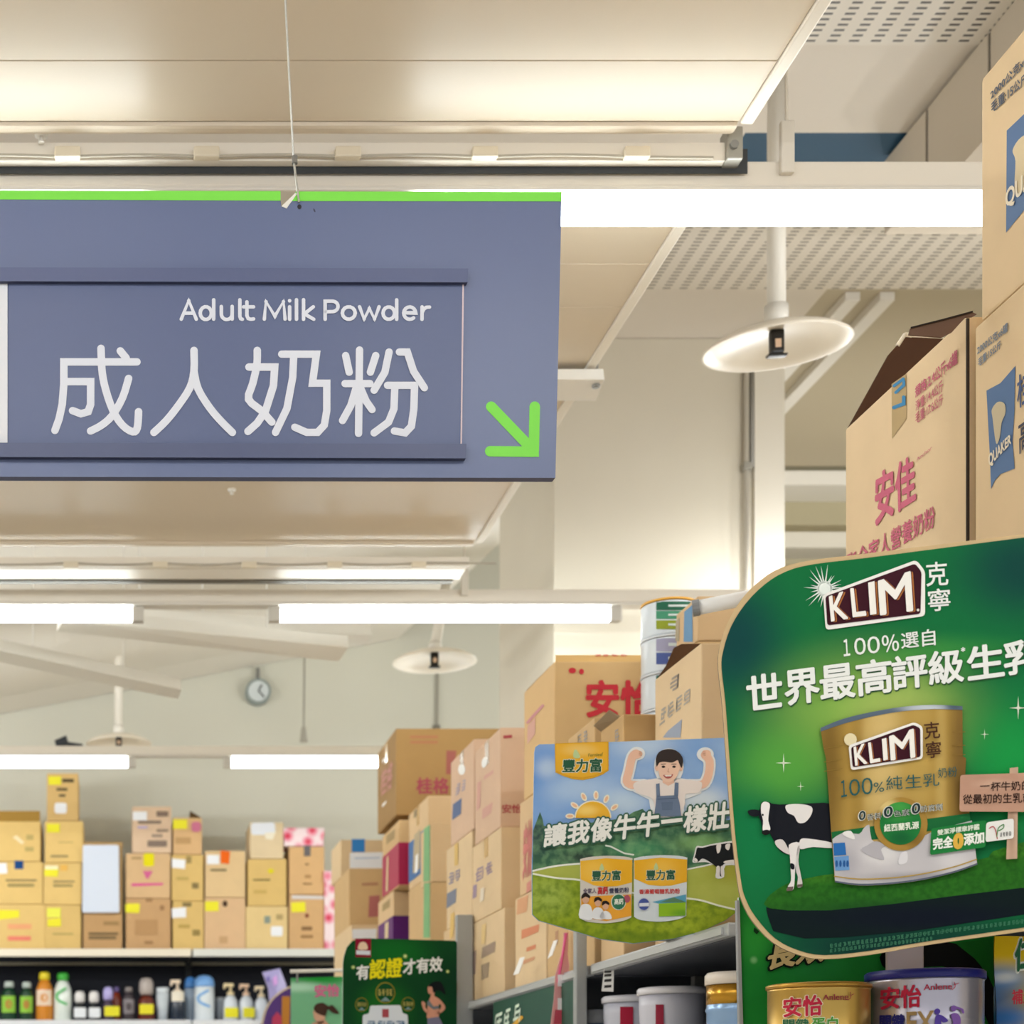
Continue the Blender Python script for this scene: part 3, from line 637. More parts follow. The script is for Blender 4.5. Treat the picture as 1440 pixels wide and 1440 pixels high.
# two stacks behind the grey post
def stack(X, specs, wd, SHz):
    prev = None; r = []
    for lab, xl, xc, yt, yb, col in specs:
        o = carton(lab, X, xl, xc, yt, yb, wd, col, z0=SHz if yb is None else None)
        if prev is not None: reset(o, o['_d'][2], prev - .001)
        if yb is None: reset(o, SHz + .0005, o['_d'][3])
        prev = o['_d'][2]; r.append(o)
    return r
J = stack(1.0, [('slim carton with a blue square and white sticker, topmost beside the tall end carton', 634, 666.5, 1039, 1165, PINKT),
                ('carton with blue grey print, second in the stack behind the grey post', 628, 664, 1169, 1288, TAN3),
                ('lowest carton in the stack behind the grey post', 624, 661.5, 1291, None, TAN)], .28, SH)
a, b = arts(J[0], 1.0); a.poly(C7(528, 545, 583, 505, 578, 605, 523, 645), BLU, 1); a.poly(ell(650, 1082, 5, 8, 12), '#f6f6f4', 2); a.scribble(2, C7(545, 425, 612, 380, 608, 450, 540, 495), '#a79db0', 1); a.build('print_pattern', J[0]); seam(J[0], 1.0, .28, '#a98a66')
a, b = arts(J[1], 1.0); a.poly(C7(490, 1110, 550, 1075, 546, 1165, 486, 1205), '#7e8494', 1); a.scribble(2, C7(498, 985, 580, 950, 576, 1020, 495, 1060), '#8f88a0', 1); a.poly(C7(540, 800, 563, 785, 561, 925, 538, 935), '#e0bd74', 2); a.build('print_pattern', J[1])
a, b = arts(J[2], 1.0); a.poly(C7(515, 1240, 540, 1225, 530, 1380, 508, 1400), '#e0bd74', 2); a.build('print_pattern', J[2])
J = stack(1.0, [('tall carton with faint red print and a white dot sticker, right of the slim carton', 668, 703.5, 1023, 1163, PINKT),
                ('carton with mauve print, middle of the stack right of the grey post', 664.5, 704.5, 1166, 1278, TAN3),
                ('carton with mauve print and tape, bottom of the stack right of the grey post', 664.5, 709, 1281, None, TAN3)], .24, SH)
a, b = arts(J[0], 1.0); a.poly(ell(682, 1072, 4, 8, 12, .2), '#f6f6f4', 2); a.poly(C7(682, 410, 706, 395, 700, 560, 678, 590), '#d3a294', 1); a.poly(C7(725, 365, 785, 325, 783, 350, 722, 392), '#d3a294', 1); a.poly(C7(715, 575, 780, 530, 770, 600, 712, 640), '#d3a294', 1); a.build('print_pattern', J[0])
b.poly(C7(845, 110, 900, 105, 900, 125, 845, 128), '#b9535a', 1); b.text('安怡', C7(838, 545, 960, 545, 960, 600, 838, 600), '#b9535a', 1, .02); b.build('printed_lettering', J[0]); seam(J[0], 1.0, .24, '#a98a66')
a, b = arts(J[1], 1.0); a.scribble(2, C7(668, 960, 790, 895, 785, 970, 660, 1050), '#a08ca0', 1); a.poly(C7(655, 1060, 680, 1050, 676, 1130, 652, 1145), '#a08ca0', 1); a.poly(C7(705, 1080, 727, 1068, 725, 1150, 700, 1165), '#e9dcc8', 2); a.build('print_pattern', J[1]); seam(J[1], 1.0, .24)
C8 = K(630, 1100, .2362)
a, b = arts(J[2], 1.0); a.poly(C8(205, 985, 285, 945, 280, 1010, 200, 1050), '#a5907e', 1); a.poly(C8(200, 1090, 248, 1070, 240, 1160, 200, 1180), '#a8957e', 1); a.poly(C8(205, 850, 230, 838, 222, 960, 200, 965), '#e6c88c', 2); a.poly(C8(150, 1010, 170, 1000, 165, 1140, 145, 1150), '#ab9488', 1); a.build('print_pattern', J[2])
# big carton with red lettering and the two below it
o = carton('big carton with large red characters on its end, top of its stack', 1.0, 737, 780, 930, 1093, .46, '#dcb882'); d = o['_d']; a, b = arts(o, 1.0)
b.text('安怡', C2(445, 585, 850, 585, 850, 795, 445, 795), '#d03a44', 2, .035)
for x, y, r_ in ((358, 522, 22), (413, 528, 14)): b.poly(ell(*C2(x, y)[0], r_ * .24, 4), '#d03a44', 2)
b.build('printed_lettering', o)
a.stroke(sm(C2(95, 830, 130, 790, 185, 730), 4, False), 4, '#cf8f92', 1); a.poly(C2(95, 850, 140, 800, 140, 900, 92, 960), '#d8a898', 1); a.build('print_pattern', o)
dn, df, zb, zt = d
MB().box(1.008, 1.45, dn + .02, dn + .024, zt - .001, zt + .02).build('top_flap', cmat('#e3bd7c'), o)
b = Art(front(dn + .02), .0006); b.scribble(4, C2(480, 425, 690, 425, 690, 438, 480, 438), '#d8604f'); b.build('flap_print', o)
b = MB(); b.v = [Vector((1.0, df - .02, zt)), Vector((1.0, df - .12, zt)), Vector((1.03, df - .13, zt + .03)), Vector((1.03, df - .03, zt + .03))]; b.v += [v + Vector((.003, 0, .001)) for v in b.v]
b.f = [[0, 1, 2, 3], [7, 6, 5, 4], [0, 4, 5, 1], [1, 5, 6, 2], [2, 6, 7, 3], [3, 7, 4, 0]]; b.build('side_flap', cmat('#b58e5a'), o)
k2 = carton('carton with red side print, directly under the big carton with red characters', 1.0, 731, 778, 1094, 1236, .44, TAN); reset(k2, k2['_d'][2], d[2] - .001)
a, b = arts(k2, 1.0); a.text('安怡', C6(868, 570, 905, 540, 900, 770, 862, 800), '#cf7f78', 1, .05); a.poly(C6(880, 820, 900, 805, 898, 850, 878, 865), '#cf8a7c', 1); a.build('print_pattern', k2)
k3 = carton('carton with orange red print and a white paper slip, standing on the shelf edge', 1.0, 724.5, 768, 1240, None, .4, TAN3, z0=SH); reset(k3, SH + .0005, k2['_d'][2] - .001)
a, b = arts(k3, 1.0); a.poly(C8(440, 880, 545, 845, 540, 890, 438, 935), '#d58a66', 1); a.poly(C8(470, 985, 525, 965, 522, 990, 468, 1010), '#d58a66', 1); a.poly(C8(450, 1060, 520, 1035, 515, 1055, 450, 1085), '#d6a07c', 1)
a.poly(C8(415, 700, 480, 670, 470, 770, 410, 790), '#d9a47c', 1); a.build('print_pattern', k3)
def slip(o, q, X):
    pl = Pl((X, 0, 0), (.25, -1, 0)); pl = Pl((X - .02, o['_d'][0], 0), (.35, -1, 0)); slab('paper_slip', pl, q, .001, mat('#f4f3f0', .5), mat('#e8e8e8', .5), o)
slip(k3, C8(428, 1045, 456, 1040, 420, 1140, 388, 1148), 1.0)
k4 = carton('carton with a white paper slip, between the pink strip and the red printed carton', 1.0, 770, 798.5, 1228, None, .11, TAN2, z0=SH)
slip(k4, C8(628, 945, 652, 938, 620, 1030, 592, 1050), 1.0)
a, b = arts(k4, 1.0); a.poly(C8(640, 890, 660, 880, 655, 960, 640, 970), '#b88e6e', 1); a.build('print_pattern', k4)
# small cartons behind the hanging boy poster
o = carton('small open carton behind the landscape poster, left of two', 1.0, 799, 836, 1009, None, .12, TAN2, h=.22); d = o['_d']
a, b = arts(o, 1.0); a.scribble(2, C2(390, 910, 455, 870, 455, 950, 390, 985), '#a39b92', 1); a.build('printed_lettering', o)
o_ = carton('carton under the left small one behind the landscape poster', 1.0, 799, 836, 1009, None, .12, TAN2, h=.2)
reset(o_, SH + .0005, d[2] - .001)
o = carton('small carton behind the landscape poster, right of two', 1.0, 845, 877, 1004, None, .12, '#c7a26c', h=.22); d = o['_d']
a, b = arts(o, 1.0); a.scribble(1, C2(610, 880, 645, 860, 645, 930, 610, 955), '#a39b92', 1); a.build('printed_lettering', o)
fb = MB(); dn, df, zb, zt = d
fb.v = [Vector((1.0, dn + .03, zt)), Vector((1.0, df, zt)), Vector((.985, df, zt + .012)), Vector((.985, dn + .05, zt + .018))]; fb.v += [v + Vector((.002, 0, .003)) for v in fb.v]
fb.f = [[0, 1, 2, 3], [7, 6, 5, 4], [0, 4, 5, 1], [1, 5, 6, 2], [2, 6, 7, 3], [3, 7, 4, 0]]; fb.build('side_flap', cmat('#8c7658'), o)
o = carton('carton under the right small one behind the landscape poster', 1.0, 845, 877, 1004, None, .12, TAN, z0=SH); reset(o, SH + .0005, d[2] - .001)
# open carton beside the tins, and the one on it
o = carton('open carton with grey print and dark raised flap, right of the tower of tins', 1.05, 921, 986, 904, None, .4, TAN3, h=.27); d = o['_d']; dn, df, zb, zt = d; a, b = arts(o, 1.05)
a.scribble(1, C2(940, 575, 1005, 530, 1000, 620, 935, 660), '#9b9086', 1); a.scribble(4, C2(880, 760, 1070, 620, 1065, 700, 875, 860), '#aaa298', 1)
a.poly(C2(930, 880, 1015, 810, 1005, 920, 900, 920), '#98a2b4', 1); a.build('printed_lettering', o)
def plate(name, vs, m, parent, th):
    vs = [Vector(v) for v in vs]; th = Vector(th); n = len(vs)
    return obj(name, vs + [v + th for v in vs], [list(range(n))[::-1], list(range(n, 2 * n))] + [[i, (i + 1) % n, (i + 1) % n + n, i + n] for i in range(n)], m, parent)
pf = front(df)
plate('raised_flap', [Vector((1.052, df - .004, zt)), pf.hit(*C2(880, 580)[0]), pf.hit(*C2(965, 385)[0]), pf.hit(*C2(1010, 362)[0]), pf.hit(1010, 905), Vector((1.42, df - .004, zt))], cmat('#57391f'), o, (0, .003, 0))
z1 = d[2]
o = carton('carton under the open one, hidden partly by the landscape poster', 1.05, 921, 986, 904, None, .42, TAN, z0=SH); reset(o, SH + .0005, z1 - .001)
o = carton('carton with a blue vertical stripe, highest one right of the tower of tins', 1.2, 951, 981, 838, 901, .3, TAN); a, b = arts(o, 1.2); dn, df, zb, zt = o['_d']
a.poly(C2(1028, 170, 1076, 130, 1078, 350, 1024, 350), '#6f9cc4', 1); a.poly(C2(978, 225, 1000, 205, 998, 345, 975, 345), '#b3a68c', 1); a.build('blue_stripe', o)
o2 = carton('plain carton carrying the blue striped one at the back of the shelf', 1.2, 951, 981, 902, None, .3, TAN2, z0=SH); reset(o2, SH + .0005, zb - .001)
t = empty('plastic_rod', P(1010, 849, 2.88), 'short white plastic rod with a grey end in front of the highest carton', 'rod')
A_, B_ = P(984, 854, 2.90), P(1075, 836, 2.86)
MB().tube([A_, B_], .013, 16).build('rod', mat('#f2f2f0', .3), t, smooth=True); MB().tube([A_ - (B_ - A_).normalized() * .012, A_], .0145, 16).build('end_cap', mat('#8d9092', .4), t)
MB().tube([B_, Vector((B_.x, B_.y, SH))], .008, 10).build('stand_pole', M_STEEL, t)
# ------------------------------------------------------------------ near cartons on the set back shelf
XN = 1.25
nr = empty('display_shelf', (1.5, 2.4, 0), 'dark set back shelf at the near end, three big cartons stacked on it', 'shelving')
box('top_shelf', M_SHELF, 1.24, 1.75, 1.9, 2.62, SH - .025, SH, c=.002, parent=nr)
box('shelf_lip', M_LIP, 1.222, 1.239, 1.9, 2.62, SH - .036, SH + .002, c=.003, parent=nr)
box('back_panel', M_BACK, 1.751, 1.77, 1.9, 2.62, 0, SH, parent=nr)
for d_ in (1.9, 2.60): box('side_panel', mat('#3a3e46', .5), 1.52, 1.75, d_, d_ + .02, 0, SH - .026, parent=nr)
C66 = K(1170, 420, 380 / 1440); PK = '#c8667e'
q1 = carton('open carton with pink characters and dark raised flaps, left of the blue emblem cartons', XN, 1189, 1359, 445, None, .42, '#dcc29b', h=.44); dn, df, zb, zt = q1['_d']; a, b = arts(q1, XN)
a.text('安佳', C66(238, 940, 440, 835, 452, 1075, 236, 1210), PK, 2, .03)
a.text('Anchor', C66(455, 850, 538, 780, 535, 805, 455, 868), PK, 2, .0)
a.text('低脂全家人營養奶粉', C66(20, 1400, 552, 1098, 552, 1215, 20, 1520), PK, 2, .015)
a.text('規格:2.4公斤x6罐', C66(448, 470, 672, 268, 675, 345, 450, 530), PK, 2, .02); a.text('淨重:14.4公斤', C66(450, 548, 595, 430, 597, 492, 452, 600), PK, 2, .01); a.text('毛重:17.6公斤', C66(450, 610, 595, 505, 595, 565, 452, 668), PK, 2, .01)
a.build('printed_lettering', q1)
a = Art(side(XN), .0008); a.poly(C66(320, 455, 398, 400, 400, 640, 322, 745), '#b59d72', 1); a.stroke(C66(335, 465, 385, 428), 4, '#3f86b5', 2); a.stroke(C66(345, 500, 388, 460, 388, 440), 4, '#3f86b5', 2); a.stroke(C66(335, 580, 388, 560, 388, 525), 5, '#3f86b5', 2); a.build('packing_tape', q1)
M_INN = mat('#4f3322', .8, noise=.1, scale=20)
pf = front(df - .004)
f1 = [Vector((XN + .002, df - .004, zt))] + [pf.hit(*p_) for p_ in C66(300, 300, 385, 205, 410, 195)] + [pf.hit(*p_) for p_ in C66(600, 205)] + [Vector((XN + .41, df - .004, zt))]
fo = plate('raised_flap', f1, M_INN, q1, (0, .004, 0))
e = MB(); p1, p2 = pf.hit(*C66(388, 196)[0]), pf.hit(*C66(602, 206)[0])
for k in range(26):
    u, v = p1.lerp(p2, k / 26), p1.lerp(p2, (k + 1) / 26); e.tube([u + Vector((0, .002, .003 * (k % 2))), v + Vector((0, .002, .003 * ((k + 1) % 2)))], .0009, 4)
e.tube([p1 + Vector((0, -.001, .004)), p2 + Vector((0, -.001, .004))], .0011, 4); e.tube([p1 - Vector((0, .001, .002)), p2 - Vector((0, .001, .002))], .0011, 4)
e.tube([pf.hit(*C66(350, 250)[0], -.001), pf.hit(*C66(388, 192)[0], -.001), pf.hit(*C66(425, 200)[0], -.001)], .0035, 6)
e.build('corrugated_edge', mat('#eee6d6', .7), fo)
pk = Pl((0, df - .13, 0), (1, -.25, 0))
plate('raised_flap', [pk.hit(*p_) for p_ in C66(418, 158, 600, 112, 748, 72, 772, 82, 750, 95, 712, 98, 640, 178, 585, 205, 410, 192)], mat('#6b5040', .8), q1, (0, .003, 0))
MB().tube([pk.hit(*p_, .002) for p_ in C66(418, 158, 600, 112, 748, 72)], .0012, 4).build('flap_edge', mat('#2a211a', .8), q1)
MB().box(XN + .0002, XN + .004, dn - .0012, dn + .002, zb + .003, zt - .003).build('corner_edge', mat('#3a2f25', .8), q1)
zz = zb
o = carton('plain carton under the open pink lettered one, behind the oval cornered display board', XN, 1189, 1359, 445, None, .42, TAN, h=.4); reset(o, SH + .0005, zz - .001)
NAV = '#5c779f'
def emblem(a, q, qt, quad):
    a.poly(q, NAV, 1)
    a.text('QUAKER', qt, '#e4d3b0', 3, .03)
def near_box(lab, xl, yt, yb, zt_=None):
    s = (xl - CX) / XN; df = F / s; dn = 2.0; zt = E0 + (CY - yt) / s; zb = E0 + (CY - yb) / s
    o = box('carton', cmat(TAN3), XN, XN + .42, dn, df, zb, zt, c=.004, base=(XN + .2, (dn + df) / 2, zb)); tag(o, lab, 'carton', 'cartons stacked on the right shelf'); o['_d'] = (dn, df, zb, zt); return o
C5 = K(1140, 40, 300 / 982)
s1 = near_box('carton with a blue emblem, highest of all, beside the bright tube', 1380, 112, 452)
a = Art(side(XN), .0008); a.poly(C5(905, 470, 1010, 370, 1100, 250, 1100, 720, 1000, 820, 950, 880, 902, 940), NAV, 1)
a.poly(sm(C5(948, 610, 935, 560, 975, 500, 1040, 480, 1060, 560, 1030, 610, 1040, 680, 950, 760), 4), '#d9c6a0', 2)
a.text('QUAKER', C5(905, 750, 1120, 545, 1115, 650, 908, 840), '#efe3cc', 3, .03); a.build('emblem', s1)
a = Art(side(XN), .0008); a.text('2000公克x6罐', C5(832, 290, 1035, 75, 1035, 130, 836, 328), '#5b6372', 2, .02); a.text('毛重:15公斤', C5(836, 340, 1000, 200, 1000, 250, 838, 392), '#5b6372', 2, .02); a.build('printed_lettering', s1)
s2 = near_box('carton with a blue emblem, the lower one carrying the highest carton', 1371, 474, 800); reset(s2, s2['_d'][2], s1['_d'][2] - .001)
a = Art(side(XN), .0008); a.poly(C66(826, 490, 900, 450, 980, 358, 975, 600, 965, 760, 976, 905, 900, 935, 870, 970, 850, 1015, 846, 880), NAV, 1)
a.poly(sm(C66(862, 640, 858, 590, 890, 550, 925, 560, 930, 610, 910, 660, 900, 740, 880, 770), 4), '#c9bb9c', 2)
a.text('QUAKER', C66(842, 835, 962, 720, 962, 780, 848, 905), '#efe3cc', 3, .035); a.build('emblem', s2)
a = Art(side(XN), .0008); a.text('2000公克x6罐', C66(780, 255, 942, 125, 942, 175, 780, 300), '#7e8a9a', 2, .02); a.text('毛重:15公斤', C66(785, 318, 905, 222, 905, 265, 785, 365), '#7e8a9a', 2, .02)
a.text('桂', C66(990, 420, 1070, 350, 1070, 540, 995, 590), '#4f5f86', 2, .01); a.text('高', C66(1000, 660, 1070, 610, 1070, 780, 1003, 830), '#4f4f5c', 2, .01); a.build('printed_lettering', s2)
dn, df, zb, zt = s2['_d']
for i in range(2):
    z0_ = SH + .0005 + i * (zb - SH) / 2; o = box('carton', cmat(TAN), XN, XN + .42, 2.0, df, z0_, z0_ + (zb - SH) / 2 - .001, c=.004, base=(XN + .2, 2.2, z0_))
    tag(o, ('bottom carton of the emblem stack, hidden behind the green board', 'second carton up in the emblem stack, behind the green board')[i], 'carton', 'cartons stacked on the right shelf')

# ------------------------------------------------------------------ cartons on top of the back wall shelving
W1 = K(0, 1080, 240 / 1329); W2 = K(160, 1110, 240 / 1440)
Y1, Y2 = '#e6c47c', '#dfbd76'
def wall_carton(lab, x0, y0, x1, y1, col, marks=(), dep=.34, cat='carton', d=WD + .02, lean=0):
    a, b = P(x0, y1, d), P(x1, y0, d); zb = wz + .001 if y1 > 1331 else b.z * 0 + a.z
    o = box('carton', cmat(col), a.x, b.x, d, d + dep, zb, b.z, c=.006, base=((a.x + b.x) / 2, d + dep / 2, zb)); tag(o, lab, cat, 'cartons along the back wall')
    ar = {}
    for nm, pts, c in marks:
        if nm == 'sticker':
            Art(front(d), .002).poly(pts, c, 1.5 + .3 * len(o.children)).build(nm, o); continue
        if nm not in ar: ar[nm] = Art(front(d), .002)
        ar[nm].poly(pts, c, 1 + len(ar[nm].f) * .3)
    for nm, x in ar.items(): x.build(nm, o)
    o['_d'] = (d, d + dep, zb, b.z); return o
def rr(c, x0, y0, x1, y1): return c(x0, y0, x1, y0, x1, y1, x0, y1)
YE, WH, GK = '#f3ea3c', '#f4f5fa', '#8f7d58'
S, T = 'sticker', 'print_pattern'
o = wall_carton('open topped yellow tan carton at the left edge, topmost with brown flap', -12, 1155, 57, 1211.5, Y1, [(T, rr(W1, 205, 520, 260, 560), '#c3ab6c'), (T, rr(W1, 195, 615, 262, 650), '#c3ab6c'), (S, W1(100, 540, 130, 525, 190, 580, 170, 595), '#f6e6bd')])
d = o['_d']; a_, b_ = P(-12, 1155, d[0]), P(56, 1139, d[0]); box('raised_flap', cmat('#b08a3c'), a_.x, b_.x, d[0] + .03, d[0] + .038, d[3], b_.z, c=.002, parent=o)
wall_carton('yellow tan carton with a dark blue square sticker, at the left edge', -12, 1212, 60, 1271.5, Y1, [(S, rr(W1, 113, 722, 182, 788), '#1c4a86'), (S, W1(-40, 745, 50, 740, 58, 820, -40, 828), WH), (T, rr(W1, 45, 868, 285, 882), GK), (T, rr(W1, 60, 900, 265, 925), '#a5925f')])
wall_carton('yellow tan carton with coral print and a yellow sticker, bottom left corner', -12, 1272, 63, 1334, Y1, [(S, W1(-40, 1105, 150, 1108, 150, 1165, -40, 1185), YE), (T, rr(W1, 60, 1215, 245, 1255), '#eeaa7c'), (T, rr(W1, 60, 1310, 240, 1345), '#ee8a74')])
wall_carton('topmost carton of the tallest back wall stack, with a yellow and a white sticker', 66, 1087.5, 110, 1154, '#dcb878', [(S, rr(W1, 378, 65, 475, 132), YE), (S, rnd(rr(W1, 425, 272, 520, 355), 4), WH), (T, rr(W1, 485, 85, 575, 112), '#5f5138'), (T, rr(W1, 440, 155, 525, 178), '#6f6044'), (T, rr(W1, 460, 205, 510, 225), '#6f6044')])
wall_carton('second carton down the tallest back wall stack, yellow sticker at its corner', 63, 1154.5, 117, 1213, Y1, [(S, rr(W1, 365, 435, 465, 502), YE), (T, rr(W1, 395, 680, 530, 694), GK), (T, rr(W1, 455, 575, 570, 583), '#c3ab6c')])
wall_carton('third carton down the tallest back wall stack, yellow and white sticker over brown lines', 61, 1213.5, 115, 1272, Y1, [(S, W1(345, 790, 455, 790, 450, 848, 345, 842), YE), (S, rr(W1, 350, 762, 450, 790), '#f8f3c8'), (S, rr(W1, 470, 755, 525, 800), '#edbb5e'), (T, rr(W1, 415, 878, 580, 890), GK), (T, rr(W1, 415, 905, 565, 925), '#a5925f')])
wall_carton('bottom carton of the tallest back wall stack, two yellow stickers', 63, 1272.5, 114, 1334, Y2, [(S, rr(W1, 365, 1090, 472, 1165), '#f0f05e'), (S, W1(370, 1178, 475, 1170, 475, 1235, 370, 1235), YE), (T, rr(W1, 410, 1285, 570, 1300), '#bda665')])
o = wall_carton('brown carton mostly hidden behind the tall white board', 117, 1184, 172, 1285, '#b6935f')
wall_carton('low brown carton with dark printed bars, under the tall white board', 117, 1285.5, 172, 1334, '#c49c6b', [(T, rr(W1, 690, 1280, 920, 1300), '#7a6648'), (T, rr(W1, 690, 1308, 905, 1335), '#86704f'), (T, rr(W1, 805, 1195, 925, 1225), '#a58558')])
q = P(142, 1283, WD - .001); t = empty('foam_board', q, 'tall pale blue white board leaning on the cartons by the back wall', 'board')
slab('board', Pl((0, WD + .0, 0), (1, 0, 0)), rnd(W1(645, 600, 925, 600, 930, 1125, 640, 1125), 3), .012, mat('#dbe4f5', .5), mat('#c9d2e2', .5), t)
wall_carton('pinkish carton with dark print and white sticker, topmost right of the white board', 186, 1134, 241, 1199.5, '#e0c2a4', [(S, rr(W2, 160, 188, 280, 262), WH), (T, rr(W2, 360, 185, 460, 230), '#8a7568'), (T, rr(W2, 205, 265, 400, 290), '#8d7a6c'), (T, rr(W2, 200, 312, 285, 330), '#bdb0d8'), (T, rr(W2, 360, 338, 460, 360), '#9a8676'), (T, rr(W2, 320, 380, 410, 405), '#a59080'), (T, rr(W2, 285, 432, 448, 485), '#8a786c')])
wall_carton('carton with bright pink print and a yellow tag, right of the white board', 177, 1200, 239.5, 1263, '#dcb88a', [(S, rnd(rr(W2, 250, 540, 340, 650), 4), '#ece01c'), (T, W2(150, 795, 415, 790, 415, 808, 150, 818), '#e0559a'), (T, W2(245, 690, 330, 690, 290, 755, 275, 755), '#da6a9a'), (T, rr(W2, 150, 570, 235, 590), '#b39468')])
wall_carton('brown carton with a yellow sticker, bottom of the stack right of the white board', 177, 1263.5, 240, 1334, '#cba273', [(S, rnd(W2(98, 965, 220, 962, 215, 1045, 98, 1040), 3), YE), (T, rr(W2, 270, 920, 325, 950), '#a9835a'), (T, rr(W2, 390, 980, 425, 1020), '#a37e58'), (T, rr(W2, 180, 1100, 370, 1230), '#bd9568'), (T, rr(W2, 260, 1280, 330, 1305), '#a9835a')])
o = wall_carton('small carton with a yellow and a mauve sticker and a dark open flap', 243.5, 1150, 284, 1201.5, '#dcb482', [(S, rr(W2, 500, 255, 620, 335), YE), (S, rnd(rr(W2, 655, 275, 735, 360), 5), '#d27a98'), (T, rr(W2, 520, 405, 650, 460), '#c39c6c')])
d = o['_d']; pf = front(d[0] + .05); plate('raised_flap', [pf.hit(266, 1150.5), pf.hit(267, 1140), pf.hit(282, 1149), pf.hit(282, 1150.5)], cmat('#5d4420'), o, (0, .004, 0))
wall_carton('narrow carton with a white sticker, middle of the stack left of the orange tagged one', 241.5, 1202, 286, 1267, Y2, [(S, W2(490, 585, 605, 595, 600, 672, 490, 660), WH), (T, rr(W2, 610, 565, 655, 625), '#a58d5a'), (T, rr(W2, 660, 790, 715, 838), '#8d7a50'), (T, rr(W2, 530, 740, 630, 765), '#c7ab66')])
wall_carton('narrow carton with a white sticker, bottom of the stack left of the orange tagged one', 243, 1267.5, 286.5, 1334, Y2, [(S, W2(490, 1005, 610, 995, 610, 1080, 492, 1085), WH), (T, rr(W2, 580, 955, 655, 990), '#8d7a50'), (T, rr(W2, 545, 1140, 640, 1170), '#c2a35c'), (T, rr(W2, 665, 1185, 725, 1235), '#9b854f')])
wall_carton('carton with an orange tag and a white sticker, upper of two', 288.5, 1196.5, 345, 1262, '#e2c393', [(S, W2(902, 515, 980, 525, 972, 632, 902, 622), '#ef6a1c'), (S, rr(W2, 785, 555, 890, 632), WH), (T, rr(W2, 815, 673, 950, 690), '#77694a')])
wall_carton('smooth tan carton with a yellow sticker and dark spot, under the orange tagged one', 287.5, 1262.5, 345, 1334, '#dfba90', [(S, rr(W2, 770, 945, 885, 1028), YE), (T, ell(*W2(938, 965)[0], 3.5, 4.5, 12), '#4e3a2c'), (T, rr(W2, 890, 1240, 960, 1300), '#cda57c')])
wall_carton('pale carton with a large white sticker, topmost of its stack', 352, 1156.5, 398.5, 1207.5, '#e2cca6', [(S, rnd(W2(1155, 285, 1360, 280, 1365, 385, 1160, 385), 4), '#eef2fb'), (S, W2(1270, 370, 1370, 360, 1340, 425, 1280, 420), '#f4ecd8')])
wall_carton('yellow tan carton with a dark printed line, middle under the white stickered one', 348.5, 1208, 403, 1274, Y2, [(T, rr(W2, 1175, 758, 1320, 770), '#6f6238'), (T, ell(*W2(1325, 690)[0], 4.5, 3.5, 10), '#e6d62c'), (T, rr(W2, 1180, 850, 1290, 880), '#cfae66')])
wall_carton('pale carton with a small white label at right, bottom under the dark lined one', 345.5, 1274.5, 404.5, 1334, '#e6ca90', [(S, rnd(rr(W2, 1325, 1155, 1425, 1240), 3), WH), (T, rr(W2, 1270, 1070, 1320, 1130), '#8f9a90'), (T, rr(W2, 1370, 1055, 1425, 1100), '#b9a070')])
o = wall_carton('upright tan carton under the pink floral box', 406.5, 1190.5, 456, 1258, '#dbb27e', [(S, rr(C3, 425, 345, 465, 410), '#6e6a6c'), (T, rr(C3, 432, 455, 455, 465), '#8f6c48'), (T, rr(C3, 420, 575, 475, 585), '#a07a50'), (T, rr(C3, 430, 525, 468, 545), '#b98f60')])
wall_carton('upright tan carton with a yellow sticker, lowest beneath the pink floral box', 406.5, 1258.5, 456, 1334, '#d6ad7a', [(S, C3(345, 695, 432, 690, 436, 752, 348, 755), YE), (S, C3(350, 650, 550, 655, 550, 675, 350, 672), '#dcd6d4'), (T, rr(C3, 410, 842, 475, 865), '#8e6c4a'), (T, rr(C3, 405, 895, 480, 912), '#a07a50'), (T, ell(*C3(443, 775)[0], 3, 3, 8), '#8a4a3a')])
def floral(name):
    m = printmat('#f0a5b8', [], .5); nt = m.node_tree; b = nt.nodes['Principled BSDF']
    tc = nt.nodes.new('ShaderNodeTexCoord'); v = nt.nodes.new('ShaderNodeTexVoronoi'); v.inputs['Scale'].default_value = 14; nt.links.new(tc.outputs['Object'], v.inputs['Vector'])
    cr = nt.nodes.new('ShaderNodeValToRGB'); e = cr.color_ramp.elements; e[0].color = rgb('#e2455e'); e[1].color = rgb('#fbe6ea'); e[0].position = .15; e[1].position = .62
    k = e.new(.36); k.color = rgb('#f29ab0'); nt.links.new(v.outputs['Distance'], cr.inputs[0]); nt.links.new(cr.outputs[0], b.inputs['Base Color']); return m
M_FLO = floral('floral')
a_, b_ = P(399.5, 1190, WD + .02), P(455, 1165, WD + .02)
o = box('gift_box', M_FLO, a_.x, b_.x, WD + .02, WD + .26, a_.z + .001, b_.z, c=.006, base=((a_.x + b_.x) / 2, WD + .14, a_.z)); tag(o, 'flat pink floral box lying on top of the upright cartons', 'box')
MB().box(a_.x - .004, b_.x + .004, WD + .015, WD + .265, b_.z - .045, b_.z + .003, c=.004).build('lid', M_FLO, o)
a_, b_ = P(457, 1334, WD - .01), P(478, 1225, WD - .01)
o = box('gift_box', M_FLO, a_.x, b_.x, WD + .005, WD + .2, wz + .003, b_.z, c=.006, base=((a_.x + b_.x) / 2, WD + .1, wz)); tag(o, 'tall narrow pink floral box standing on the back wall shelf', 'box')
MB().box(a_.x - .004, b_.x + .004, WD + .0, WD + .205, b_.z - .06, b_.z + .003, c=.004).build('lid', M_FLO, o)
